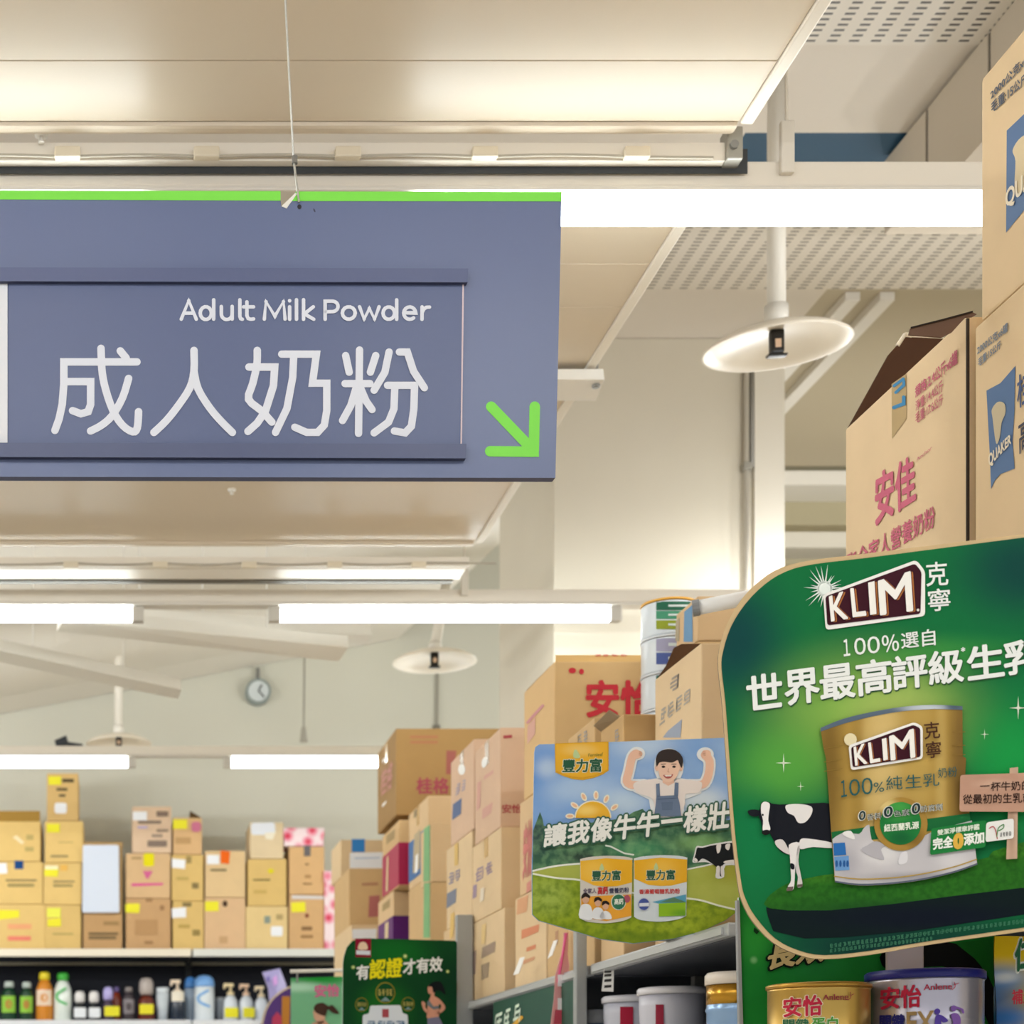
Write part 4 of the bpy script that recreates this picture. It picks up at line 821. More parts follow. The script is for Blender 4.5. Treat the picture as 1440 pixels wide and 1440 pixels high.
# ------------------------------------------------------------------ bottles on the back wall shelf
BZ = wz2 + .003
def bottle(lab, cx, wpx, ytop, kind, body, cap, label=None, mark=None, back=0.0, tagc=None, yl=None, group='toiletry bottles on the back wall shelf'):
    d = WD + .06 + back; sc_ = F / d; c = P(cx, 1434, d); c.z = BZ; r = wpx / sc_ / 2; H = (1434 - ytop) / sc_
    if back: H = P(cx, ytop, d).z - BZ
    c.y = d + r
    t = empty('bottle', c, lab, 'bottle', group); hb = H * {'flip': .84, 'dome': .74, 'pump': .68, 'round': .60, 'tube': .8}[kind]
    m = mat(body, .2, spec=.6)
    if kind == 'tube': pr = [(r * .7, 0), (r * .85, hb * .5), (r, hb), (r, hb + .002)]
    elif kind == 'dome': pr = [(r * .9, 0), (r * .98, .01), (r, hb * .7), (r * .98, hb)]
    else: pr = [(r * .9, 0), (r, .012), (r, hb * .55), (r * .93, hb * .78), (r * .62, hb * .95), (r * .42, hb)]
    lathe('body', m, c, pr, t, 24)
    mc = mat(cap, .3)
    c2 = Vector((c.x, c.y, c.z + hb + .0005))
    if kind == 'pump':
        lathe('cap', mc, c2, [(r * .5, 0), (r * .5, H * .08), (r * .18, H * .1), (r * .18, H * .22)], t, 16)
        MB().box(c.x - r * .95, c.x + r * .4, c.y - .014, c.y + .014, c.z + H - H * .09, c.z + H, c=.005).box(c.x - r * 1.0, c.x - r * .7, c.y - .01, c.y + .01, c.z + H - H * .15, c.z + H - H * .06, c=.003).build('pump_head', mc, t)
    elif kind == 'round':
        lathe('cap', mc, c2, [(r * .7, 0), (r * .85, H * .08), (r * .85, H * .28), (r * .6, H * .38), (.004, H * .4)], t, 20)
    elif kind == 'dome':
        lathe('cap', mc, c2, [(r * 1.0, 0), (r * 1.0, H * .06), (r * .9, H * .17), (r * .55, H * .24), (.004, H * .26)], t, 24)
    elif kind == 'tube': lathe('cap', mc, c2, [(r * .9, 0), (r * .95, H * .19)], t, 20)
    else: lathe('cap', mc, c2, [(r * .55, 0), (r * .62, H * .02), (r * .6, H * .13), (r * .45, H * .155)], t, 20)
    cy = Cyl(c.x, c.y, r)
    if label or mark or tagc:
        x0, x1 = cx - wpx * .42, cx + wpx * .42
        if label:
            g = Art(cy, .0012); ya, yb = yl or (1434 - (1434 - ytop) * .6, 1434 - (1434 - ytop) * .18); g.grid((x0, ya), (x1, ya), (x1, yb), (x0, yb), label, 1)
            if mark: g.poly(ell(cx, (ya + yb) / 2, wpx * .22, (yb - ya) * .28, 12), mark, 3)
            g.build('label', t)
        elif mark:
            g = Art(cy, .0015); g.stroke(sm([(cx + wpx * .15, ytop + 24), (cx - wpx * .3, ytop + 32), (cx - wpx * .25, ytop + 40), (cx + wpx * .2, ytop + 46)], 4, False), wpx * .12, mark, 3); g.build('printed_mark', t)
        if tagc:
            col, a0, b0, a1, b1 = tagc; g = Art(front(d - .004), .001); g.poly(rnd(rect(a0, b0, a1, b1), 2), col, 1); g.build('price_sticker', t)
    return t
bottle('dark green bottle with lime label, leftmost on the back wall shelf', 12, 23, 1378, 'flip', '#173f2a', '#b9c4bd', '#93c84a', '#b98a45')
bottle('dark green bottle with lime label, second from the left beside the amber bottle', 37, 21, 1379, 'flip', '#173f2a', '#b9c4bd', '#93c84a', '#b98a45')
bottle('amber bottle with a yellow cap and pale label', 62, 25, 1365, 'flip', '#d98a2c', '#e9d42c', '#f0d9c4', '#e2a469', yl=(1392, 1414))
bottle('white bottle with a green cap and green swirl', 88, 26, 1366, 'flip', '#e6efe8', '#3fae3c', None, '#58c46a')
bottle('small black bottle with white round cap and white tag, beside the green swirl bottle', 112, 17, 1392, 'round', '#1c2026', '#e9e6e4', tagc=('#eceff4', 104, 1417, 121, 1431))
bottle('small black bottle with white round cap and white tag, beside the lilac capped bottle', 132, 17, 1392, 'round', '#1c2026', '#e9e6e4', tagc=('#eceff4', 125, 1417, 141, 1431))
bottle('dark bottle with a lilac cap and yellow tag', 152, 17, 1386, 'round', '#4a3a52', '#b7aee6', tagc=('#ece23a', 147, 1415, 168, 1429))
bottle('red brown bottle partly behind the lilac capped bottle', 164, 14, 1387, 'flip', '#a33c1e', '#6a5a90', back=.12)
bottle('dark bottle with grey pattern, left of the big brown bottle', 181, 18, 1386, 'flip', '#40383e', '#8a8280', '#8d868a', '#5b5458')
bottle('big brown bottle with a glassy round cap and yellow tag', 206, 24, 1373, 'round', '#6b2a1a', '#b9aea8', tagc=('#ece23a', 196, 1412, 216, 1426))
bottle('grey white tapered tube standing on its cap', 229, 19, 1387, 'tube', '#cdd6de', '#d9e1e8')
bottle('dark navy bottle with a cream pump and band', 250, 21, 1376, 'pump', '#1d2a3c', '#f0dcc4', '#f3ead9', None, yl=(1394, 1408))
bottle('white bottle with blue cap half hidden behind the large blue domed one', 268, 17, 1373, 'dome', '#c8dcf2', '#4f8fd8', back=.14)
bottle('large white bottle with a light blue dome cap', 288, 29, 1369, 'dome', '#e9f1f7', '#7fb2ee', None, '#7fb6ea')
bottle('short grey white bottle tucked behind the first cream pump bottle', 310, 14, 1402, 'tube', '#c3ccd6', '#d2dae2', back=.14)
bottle('white bottle with cream pump and yellow tag, first of three pump bottles', 325, 21, 1381, 'pump', '#dfe6ef', '#f0dcae', tagc=('#f0e838', 316, 1417, 335, 1431))
bottle('white bottle with pinkish pump and yellow tag, middle of three pump bottles', 347, 20, 1382, 'pump', '#dfe6ef', '#efcdb0', tagc=('#f0e838', 342, 1417, 358, 1431))
bottle('white bottle with cream pump, beside the purple round board', 368, 19, 1385, 'pump', '#dfe6ef', '#f3e0bc')
# lilac refill pouch, purple round board and green hanging poster in front of the wall shelf
q = P(385, 1395, 9.9); t = empty('refill_pouch', q, 'lilac patterned refill pouch leaning above the purple round board', 'pouch')
C55 = K(220, 1340, 270 / 1440)
fp_ = front(9.9); pts = C55(795, 145, 925, 115, 975, 240, 1000, 500, 860, 500, 840, 270)
A = [fp_.hit(*p_) for p_ in pts]; cen = sum(A, Vector()) / len(A); n_ = len(A)
vs = A + [a + Vector((0, .03, 0)) for a in A] + [cen + Vector((0, -.03, 0)), cen + Vector((0, .06, 0))]
fs = [[i, n_ * 2, (i + 1) % n_] for i in range(n_)] + [[(i + 1) % n_ + n_, n_ * 2 + 1, i + n_] for i in range(n_)] + [[i, (i + 1) % n_, (i + 1) % n_ + n_, i + n_] for i in range(n_)]
obj('pouch', vs, fs, mat('#a79fd2', .3), t); 
g = Art(front(9.86), .001); g.poly(C55(870, 190, 900, 165, 910, 230, 880, 250), '#d9a6e6', 1); g.poly(C55(830, 180, 850, 175, 845, 215, 828, 215), '#6f64b4', 1); g.build('printed_mark', t)
C33 = K(330, 1110, 240 / 1047)
q = P(415, 1435, 8.6); t = empty('round_board', q, 'purple round cornered display board edged in gold, before the bottles', 'display board')
slab('board', front(8.6), sm(C33(160, 1500, 165, 1430, 190, 1340, 240, 1270, 330, 1212, 430, 1190, 520, 1220, 560, 1300, 560, 1500), 4), .01, mat('#4d2b74', .5), mat('#cbb59a', .5), t)
g = Art(front(8.6), .002)
g.stroke(sm(C33(165, 1480, 170, 1430, 195, 1345, 243, 1275, 330, 1217, 430, 1195), 4, False), 2.2, '#d6c3a4', 1); g.poly(C33(230, 1400, 260, 1365, 290, 1400, 290, 1480, 225, 1480), '#b8405e', 2); g.poly(C33(290, 1270, 340, 1270, 335, 1480, 285, 1480), '#b77a33', 2); g.build('printed_picture', t)
MB().box(q.x - .02, q.x + .02, 8.62, 8.64, 0, q.z, c=.003).build('stand_pole', M_STEEL, t)
DP = 5.3; fp = front(DP); q = fp.hit(445, 1365)
t = empty('hanging_poster', q, 'green hanging poster with pink characters and a ponytail picture, under a white rod', 'poster')
MB().tube([fp.hit(408, 1366), Vector((.975, DP, fp.hit(480, 1362).z))], .006, 10).build('rod', M_WHITE, t)
a0, b0 = fp.hit(418, 1366), fp.hit(418, 1382); MB().tube([a0, b0], .003, 6).build('hook', M_STEEL, t)
M_PG = printmat('#7fc497', [(450, 1376, 90, 16, '#1f9a3a', 1), (420, 1388, 60, 12, '#c4f0d8', .8)])
slab('sheet', Pl((0, DP + .002, 0), (1, 0, 0)), C33(345, 1158, 668, 1148, 672, 1520, 345, 1520), .002, M_PG, mat('#9ad0a8'), t)
g = Art(fp, .0012)
g.text('安怡', C33(492, 1200, 640, 1196, 640, 1268, 492, 1274), '#e27aa6', 1, .04)
g.poly(sm(C33(485, 1345, 500, 1318, 540, 1310, 575, 1330, 600, 1325, 640, 1375, 600, 1372, 570, 1350, 555, 1390, 500, 1370), 4), '#4b352c', 2)
g.poly(sm(C33(482, 1360, 500, 1350, 548, 1362, 552, 1420, 520, 1440, 490, 1410), 4), '#e0b196', 1); g.poly(C33(440, 1500, 480, 1430, 560, 1420, 620, 1500), '#d9a98e', 1)
g.build('printed_picture', t)
# ------------------------------------------------------------------ green poster on the grey post
GD = 4.56; fp = front(GD); C4 = K(480, 1310, 200 / 1440)
t = empty('display_board', fp.hit(565, 1440), 'dark green rounded board with white and yellow slogan and a runner', 'display board')
M_GB = printmat('#06421f', [(550, 1340, 90, 45, '#0c6a22', .9), (540, 1420, 60, 60, '#1f7a1e', .6), (640, 1380, 50, 60, '#04321f', .7)])
slab('board', fp, C4(10, 1300, 15, 330, 25, 250, 55, 160, 105, 100, 170, 72, 250, 68, 1150, 92, 1170, 110, 1170, 1300), .006, M_GB, mat('#dfe8df', .5), t)
g = Art(fp, .0008)
g.text('有', C4(155, 345, 278, 335, 275, 478, 152, 490), '#f2f4f2', 2, .03); g.text('認證', C4(292, 290, 622, 262, 605, 455, 285, 480), '#eee41a', 2, .03); g.text('才有效', C4(628, 285, 1022, 255, 1018, 398, 625, 440), '#f2f4f2', 2, .03)
g.build('slogan_lettering', t)
g = Art(fp, .0008); g.poly(C4(142, 70, 300, 72, 300, 262, 142, 258), '#8a1430', 1); g.poly(sm(C4(172, 180, 180, 125, 218, 105, 255, 125, 262, 180), 4), '#e6cdb0', 2); g.poly(C4(150, 190, 292, 195, 292, 238, 150, 232), '#d9dee8', 2); g.build('logo_patch', t)
g = Art(fp, .0008)
for x, y, r_ in ((120, 362, 26), (645, 250, 30), (1075, 405, 24)): g.poly(ell(*C4(x, y)[0], r_ * .05, r_ * .05, 8), '#f2f0b0', 3); g.poly(ell(*C4(x, y)[0], r_ * .11, r_ * .11, 10), '#8fb060', 2)
for x, y, r_ in ((445, 620, 100), (205, 740, 66), (675, 735, 66)):
    g.poly(ell(*C4(x, y)[0], r_ * .139, r_ * .15, 22), '#9a8a2c', 1); g.poly(ell(*C4(x, y)[0], r_ * .125, r_ * .135, 22), '#0a4a24', 2)
    g.scribble(4, C4(x - r_ * .75, y - r_ * .35, x + r_ * .75, y - r_ * .35, x + r_ * .75, y + r_ * .3, x - r_ * .75, y + r_ * .3), '#cdbb62', 3); g.poly(C4(x - r_ * .5, y + r_ * .85, x, y + r_ * .4, x + r_ * .5, y + r_ * .85), '#7f9a9a', 3)
g.build('printed_badges', t)
g = Art(fp, .0008); g.poly(rnd(C4(290, 750, 600, 745, 620, 830, 670, 840, 690, 1300, 205, 1300, 215, 845, 280, 830), 3), '#dfe6ee', 3); g.poly(C4(412, 785, 478, 785, 478, 870, 412, 870), '#a84a52', 4); g.scribble(4, C4(245, 905, 645, 905, 645, 985, 245, 985), '#3f6f9a', 4); g.build('printed_tub', t)
g = Art(fp, .0008)
g.poly(sm(C4(880, 560, 905, 525, 960, 505, 1010, 520, 1045, 600, 1050, 640, 1000, 600, 960, 600, 930, 620, 915, 560), 4), '#0e1418', 4)
g.poly(sm(C4(872, 570, 900, 530, 925, 545, 945, 610, 940, 650, 1000, 690, 1050, 760, 1035, 800, 985, 835, 970, 830, 1010, 760, 985, 740, 985, 860, 870, 880, 870, 800, 870, 760, 885, 700, 905, 640, 880, 625), 3), '#d79a80', 3)
g.poly(sm(C4(810, 720, 830, 708, 850, 730, 850, 770, 880, 800, 870, 830, 830, 790), 3), '#d79a80', 3)
g.poly(C4(868, 710, 885, 695, 930, 760, 985, 750, 985, 780, 930, 790, 865, 745), '#6f7a80', 5); g.poly(C4(868, 880, 985, 862, 1020, 930, 1025, 1300, 880, 1300), '#7a7a92', 4); g.build('printed_runner', t)
MB().box(.86, .9495, GD + .004, GD + .02, fp.hit(600, 1400).z, fp.hit(600, 1380).z, c=.002).build('bracket', M_STEEL, t)
# ------------------------------------------------------------------ landscape poster with the boy
BP = Pl(P(895, 1180, 2.80), (math.cos(.16), -math.sin(.16), 0)); C = K(740, 1030, 310 / 1440)
t = empty('display_board', BP.hit(895, 1320), 'blue sky and meadow board with a flexing boy and two yellow cans', 'display board')
M_SKY = printmat('#6f9fe0', [(760, 1070, 60, 60, '#4f86d8', .6), (820, 1110, 90, 40, '#bcd6f2', .7), (905, 1050, 70, 30, '#d4e6f6', .7), (770, 1080, 30, 25, '#cfe2f4', .7), (1000, 1090, 60, 60, '#8fb8ea', .6), (985, 1130, 70, 45, '#e6f2f8', .9), (880, 1130, 60, 35, '#d3e6f2', .7)], noise=(9, .5, '#c4dcf4'))
M_GRS = printmat('#93a828', [(770, 1260, 60, 50, '#a9c05a', .8), (960, 1290, 90, 40, '#a9bd35', .8), (900, 1318, 160, 14, '#5b7a1c', .6)], noise=(120, .75, '#55761a'))
M_GRS2 = printmat('#b3bd5a', [(1030, 1225, 60, 30, '#a5a33a', .8)], noise=(60, .3, '#98a840'))
M_FOR = printmat('#3f6b52', [(755, 1175, 50, 50, '#33454e', .9), (820, 1205, 60, 20, '#34473f', .9), (900, 1195, 70, 25, '#4f9a6c', .8), (985, 1185, 60, 22, '#7fae6c', .9), (1035, 1200, 30, 25, '#3f7a4a', .7)], noise=(90, .55, '#8fbf8a'))
out = [C(60, 95)[0]] + C(85, 78, 620, 60, 1420, 30) + C(1420, 1140, 1300, 1230, 1150, 1300, 960, 1350, 700, 1380, 480, 1350, 250, 1280, 80, 1230, 38, 1190, 36, 900, 48, 400, 52, 130)
slab('board', BP, out, .004, M_SKY, mat('#c9cfd8', .4), t)
E = .0005
g = Art(BP, E)
g.poly(C(45, 640, 75, 560, 90, 520, 105, 560, 115, 610, 200, 620, 640, 560, 700, 520, 760, 500, 800, 540, 1000, 560, 1100, 600, 1420, 560, 1420, 940, 40, 940), M_FOR, 1)
g.poly(C(40, 905, 200, 870, 400, 850, 700, 850, 1050, 900, 1250, 850, 1420, 840, 1420, 1160, 1380, 1170, 40, 1000), M_GRS2, 2)
g.stroke(sm(C(44, 905, 200, 872, 400, 855, 560, 850), 3, False), 2.6, '#eef2ea', 3); g.stroke(sm(C(1050, 895, 1150, 875, 1250, 855, 1420, 845), 3, False), 2.2, '#eef2ea', 3)
g.poly(C(40, 925, 200, 955, 380, 975, 700, 1070, 1050, 1085, 1250, 1130, 1378, 1160, 1418, 1141, 1300, 1228, 1150, 1298, 960, 1348, 700, 1378, 480, 1348, 250, 1278, 80, 1228, 40, 1188), M_GRS, 3)
g.stroke(sm(C(46, 925, 200, 952, 380, 970, 700, 1050, 1050, 1085, 1150, 1100, 1250, 1130, 1375, 1160), 3, False), 2.6, '#eef2e2', 4)
g.stroke(C(520, 740, 550, 745, 580, 760, 640, 790, 700, 800), 2.2, '#e9efe6', 2)
g.build('printed_landscape', t)
g = Art(BP, E); c0 = C(435, 560)[0]
g.poly([(c0[0] + 26 * math.cos(q), c0[1] - 26 * math.sin(q) * .95) for q in [math.pi * k / 18 for k in range(19)]], '#f3efdc', 4); g.poly([(c0[0] + 24.3 * math.cos(q), c0[1] - 23 * math.sin(q)) for q in [math.pi * k / 18 for k in range(19)]], printmat('#eeb83c', [(825, 1140, 25, 12, '#f7d77a', .9)]), 5)
for x, y, r_ in ((285, 548, 0), (315, 478, .6), (375, 422, 1.1), (455, 412, 1.55), (522, 436, 2.0), (575, 490, 2.5)):
    g.poly(ell(*C(x, y)[0], 6.5, 3.8, 12, r_), '#f6eedb', 4); g.poly(ell(*C(x, y)[0], 4.3, 2.0, 12, r_), '#efc29c', 5)
g.build('printed_sun', t)
g = Art(BP, E)      # yellow shield logo
g.poly(C(186, 72, 538, 60, 538, 250, 500, 275, 440, 298, 370, 312, 300, 305, 240, 285, 190, 262), '#dfa72c', 2); g.poly(C(192, 78, 530, 66, 530, 240, 495, 262, 440, 282, 370, 296, 300, 290, 240, 272, 196, 250), printmat('#edb535', [(815, 1055, 40, 14, '#f6d27a', .8)]), 3)
g.text('豐力富', C(240, 180, 492, 172, 490, 258, 236, 262), '#f4efd8', 4, .075); g.text('豐力富', C(240, 180, 492, 172, 490, 258, 236, 262), '#2e5f46', 5, .03)
g.poly(sm(C(308, 165, 312, 120, 330, 118, 352, 165), 3), '#b9cf9a', 4); g.text('Fernleaf', C(405, 140, 500, 132, 500, 156, 405, 160), '#6a7a3c', 4, .0); g.build('logo_patch', t)
# boy
SKIN = '#f0c6ae'; g = Art(BP, E); WO = '#eef2f5'
arm_l = C(715, 140, 690, 165, 668, 260, 655, 320, 690, 345, 770, 345); arm_r = C(1165, 150, 1195, 190, 1190, 270, 1165, 330, 1130, 345, 1060, 345)
g.stroke(sm(arm_l, 3, False), 17, WO, 4); g.stroke(sm(arm_r, 3, False), 17, WO, 4); g.poly(ell(*C(930, 225)[0], 21, 26), WO, 4); g.poly(C(690, 330, 850, 300, 1000, 300, 1160, 320, 1140, 400, 1030, 440, 1030, 560, 820, 560, 800, 440, 700, 390), WO, 4)
g.poly(ell(*C(722, 140)[0], 11.5, 9.5), WO, 4); g.poly(ell(*C(1168, 145)[0], 12, 10), WO, 4)
g.stroke(sm(arm_l, 3, False), 11.5, SKIN, 6); g.stroke(sm(arm_r, 3, False), 11.5, SKIN, 6)
g.poly(sm(C(690, 150, 705, 122, 740, 122, 757, 140, 745, 165, 710, 175), 4), SKIN, 7); g.poly(sm(C(1145, 145, 1155, 120, 1195, 122, 1205, 155, 1190, 180, 1160, 165), 4), SKIN, 7)
for y in (130, 140, 150): g.stroke(C(735, y, 752, y + 3), .8, '#c08d74', 8); g.stroke(C(1150, y, 1168, y + 2), .8, '#c08d74', 8)
g.poly(sm(C(700, 335, 790, 310, 880, 310, 900, 330, 960, 330, 985, 310, 1075, 315, 1145, 330, 1125, 395, 1040, 405, 1035, 470, 1010, 520, 1010, 552, 835, 550, 838, 500, 815, 430, 720, 395), 3), '#efe6e2', 7)
g.poly(C(890, 290, 960, 290, 965, 330, 925, 352, 888, 330), SKIN, 8)
g.poly(sm(C(852, 200, 870, 290, 905, 325, 940, 325, 975, 300, 1000, 240, 1005, 190, 930, 140, 860, 170), 4), '#f3ceb8', 9)
for x in (851, 1008): g.poly(ell(*C(x, 235)[0], 2.6, 4.6, 10), SKIN, 8)
g.poly(sm(C(848, 225, 845, 170, 870, 128, 930, 112, 985, 128, 1020, 175, 1012, 235, 995, 205, 985, 185, 950, 200, 900, 195, 870, 200, 858, 215), 4), '#3a3230', 10)
for x in (893, 962): g.poly(ell(*C(x, 228)[0], 2.6, 1.6, 10), '#2b2322', 10); g.stroke(C(x - 16, 212, x + 14, 210), .9, '#4a3a34', 10)
g.stroke(C(926, 240, 922, 262, 932, 264), .8, '#c9977e', 10); g.poly(sm(C(893, 280, 925, 288, 955, 276, 945, 298, 922, 305, 902, 298), 4), '#b8605a', 10); g.poly(C(900, 284, 948, 282, 940, 291, 908, 292), '#f7f3ee', 11)
g.poly(C(848, 420, 985, 412, 1000, 470, 1010, 553, 832, 551, 842, 480), '#6d7f9c', 9); g.poly(C(845, 340, 868, 335, 872, 425, 848, 425), '#6d7f9c', 9); g.poly(C(968, 330, 992, 332, 990, 420, 962, 420), '#6d7f9c', 9)
g.stroke(C(855, 440, 985, 432), .8, '#4f5f7c', 10); g.poly(C(880, 460, 955, 456, 952, 510, 884, 512), '#62748f', 10)
g.build('printed_boy', t)
# slogan
g = Art(BP, E); chars = '讓我像牛牛一樣壯'; xs_ = [110, 265, 415, 565, 715, 870, 1022, 1180, 1330]; 
for i, ch in enumerate(chars):
    x0, x1 = xs_[i], xs_[i + 1] - 14; y0 = 610 - (x0 - 110) * .128; y1 = 752 - (x0 - 110) * .102; dy = (x1 - x0) * .115
    if ch == '一': y0, y1 = y0 + 55, y1 - 62
    q_ = C(x0 + 14, y0, x1 + 14, y0 - dy, x1, y1 - dy, x0, y1)
    if ch == '一':
        l_ = [tuple((q_[0][k] + q_[3][k]) / 2 for k in (0, 1)), tuple((q_[1][k] + q_[2][k]) / 2 for k in (0, 1))]; g.stroke(l_, 11, '#3f6a58', 12); g.stroke(l_, 5.5, '#f4f6f2', 14, False); continue
    g.text(ch, q_, '#3f6a58', 12, .10); g.text(ch, q_, '#f4f6f2', 14, .034)
g.build('slogan_lettering', t)
# cow
def cow(g, C, pts, L):
    g.poly(sm(C(*pts['out']), 3), '#eef0f0', L)
    g.poly(sm(C(*pts['body']), 3), '#1c2024', L + 1)
    for w_ in pts['white']: g.poly(sm(C(*w_), 3), '#ece9e6', L + 2)
    for w_ in pts['black']: g.poly(sm(C(*w_), 3), '#17181c', L + 3)
g = Art(BP, E)
cow(g, C, {'out': (1085, 850, 1095, 800, 1110, 745, 1150, 745, 1240, 725, 1420, 715, 1420, 860, 1300, 870, 1290, 945, 1235, 950, 1240, 880, 1180, 850, 1130, 850),
           'body': (1092, 840, 1105, 795, 1115, 755, 1150, 755, 1240, 735, 1420, 725, 1420, 830, 1330, 850, 1280, 870, 1282, 935, 1262, 938, 1262, 890, 1240, 880, 1200, 850, 1150, 825, 1120, 848),
           'white': [(1240, 738, 1270, 732, 1262, 780, 1245, 790), (1300, 735, 1330, 730, 1320, 770, 1300, 760), (1240, 880, 1262, 880, 1258, 940, 1240, 942), (1268, 880, 1284, 880, 1282, 936, 1270, 936), (1300, 840, 1420, 830, 1420, 850, 1300, 858), (1092, 838, 1100, 820, 1118, 838, 1110, 850)],
           'black': []}, 5)
g.build('printed_cow', t)
# two printed cans
GOLD = printmat('#edb42c', [(835, 1225, 40, 30, '#f6ca58', .8), (930, 1225, 40, 30, '#f6ca58', .8)])
for lab, a, (xa, xb, yt, yb) in (('printed_can', 0, (350, 692, 812, 1240)), ('printed_can', 1, (700, 1050, 808, 1230))):
    g = Art(BP, E); xm = (xa + xb) / 2
    g.poly(sm(C(xa, yt + 18, xa + 60, yt + 4, xm, yt - 4, xb - 60, yt, xb, yt + 12), 4, False) + sm(C(xb - 8, yb - 30, xb - 60, yb - 8, xm, yb + 8, xa + 50, yb - 2, xa + 2, yb - 24), 4, False), '#d9d4cc' if a == 0 else '#d8e2ea', 8)
    g.poly(C(xa + 2, yt + 30, xm, yt + 12, xb - 2, yt + 24, xb - 4, yt + 170, xm + 70, yt + 195, xm, yt + 198, xm - 80, yt + 190, xa + 4, yt + 150), GOLD, 9)
    g.text('豐力富', C(xm - 92, yt + 95, xm + 92, yt + 92, xm + 92, yt + 155, xm - 94, yt + 160), '#f5efd8', 10, .07); g.text('豐力富', C(xm - 92, yt + 95, xm + 92, yt + 92, xm + 92, yt + 155, xm - 94, yt + 160), '#33604a', 11, .03)
    g.poly(sm(C(xm - 45, yt + 88, xm - 30, yt + 45, xm - 15, yt + 88), 3), '#c5d79e', 10)
    if a == 0:
        g.poly(C(xa + 6, 1075, xb - 8, 1060, xb - 8, 1200, xm, 1235, xa + 8, 1210), '#eda93c', 9); g.text('全家人', C(370, 1022, 455, 1020, 455, 1052, 370, 1054), '#5a4a6a', 10, .02); g.text('高鈣', C(465, 1012, 530, 1010, 530, 1058, 465, 1060), '#c33a3a', 10, .04); g.text('營養奶粉', C(540, 1020, 668, 1014, 668, 1048, 540, 1054), '#3a3a5a', 10, .02)
        for x, y, s_ in ((385, 1090, 1.1), (465, 1112, 1.0), (515, 1135, .95)):
            g.poly(sm(C(x - 36 * s_, 1215, x - 30 * s_, y + 50, x, y + 32, x + 32 * s_, y + 50, x + 40 * s_, 1222), 3), '#e8ecf2', 11); g.poly(ell(*C(x, y)[0], 4.6 * s_, 6 * s_, 14), '#ddb094', 12); g.poly(sm(C(x - 24 * s_, y, x - 20 * s_, y - 28, x + 5, y - 34 * s_, x + 26 * s_, y - 18, x + 22 * s_, y - 4, x, y - 14), 3), '#2a2220', 13)
        g.poly(ell(*C(600, 1110)[0], 10.5, 11.5, 18), '#e4ece0', 11); g.poly(ell(*C(600, 1110)[0], 9.5, 10.5, 18), '#3a7a5c', 12); g.text('高鈣', C(572, 1090, 630, 1088, 630, 1125, 572, 1128), '#f0f4ea', 13, .03); g.poly(ell(*C(655, 1090)[0], 4.5, 5.5, 14), '#b0566a', 12)
    else:
        g.text('香濃葡萄糖乳奶粉', C(735, 1028, 1000, 1022, 1000, 1055, 735, 1058), '#cf4a4a', 10, .03)
        g.poly(C(820, 1110, 1040, 1060, 1040, 1120, 860, 1120), '#5aa3c4', 10); g.poly(C(870, 1112, 960, 1080, 1038, 1110), '#5f8a6a', 11); g.poly(C(862, 1120, 1038, 1112, 1036, 1200, 862, 1205), printmat('#8fbf2c', [(960, 1285, 30, 10, '#5f9a2c', .8)]), 12)
        g.poly(ell(*C(765, 1125)[0], 8.8, 9.4, 18), '#c7cede', 11); g.poly(ell(*C(765, 1125)[0], 7.6, 8.2, 18), '#4a5aa2', 12); g.poly(C(735, 1118, 798, 1116, 798, 1138, 735, 1140), '#dfe4f0', 13)
    g.build('printed_can', t)
sd = BP.hit(1000, 1270); MB().tube([Vector((.92, sd.y + .03, sd.z + .02)), Vector((.985, 2.9, SH + .01))], .005, 8).box(.97, 1.0, 2.86, 2.93, SH + .001, SH + .02).build('bracket', M_STEEL, t)
# ------------------------------------------------------------------ tower of tins
tcx, tcy, tr = (940 - CX) * 3.62 / F, 3.62, .058
M_TIN = mat('#dfe8f0', .3)
hb_ = .079; n_t = 7; zt_ = E0 + (CY - 838) * (tcy - tr) / F; zb_ = zt_ - n_t * (hb_ + .001)
base_c = box('carton', cmat(TAN2), tcx - .1, tcx + .12, tcy - .09, tcy + .12, SH + .0005, zb_ - .0005, c=.004, base=(tcx, tcy, SH)); tag(base_c, 'carton under the tower of tins, hidden behind the landscape poster', 'carton', 'cartons stacked on the right shelf')
cyl = Cyl(tcx, tcy, tr)
sc_t = F / (tcy - tr); x0t, x1t = 165 + (tcx - tr * .93) * sc_t, 165 + (tcx + tr * .9) * sc_t
ORD = ['topmost tin with a yellow lid', 'second tin from the top', 'third tin from the top', 'fourth tin from the top', 'fifth tin from the top', 'sixth tin from the top', 'lowest tin']
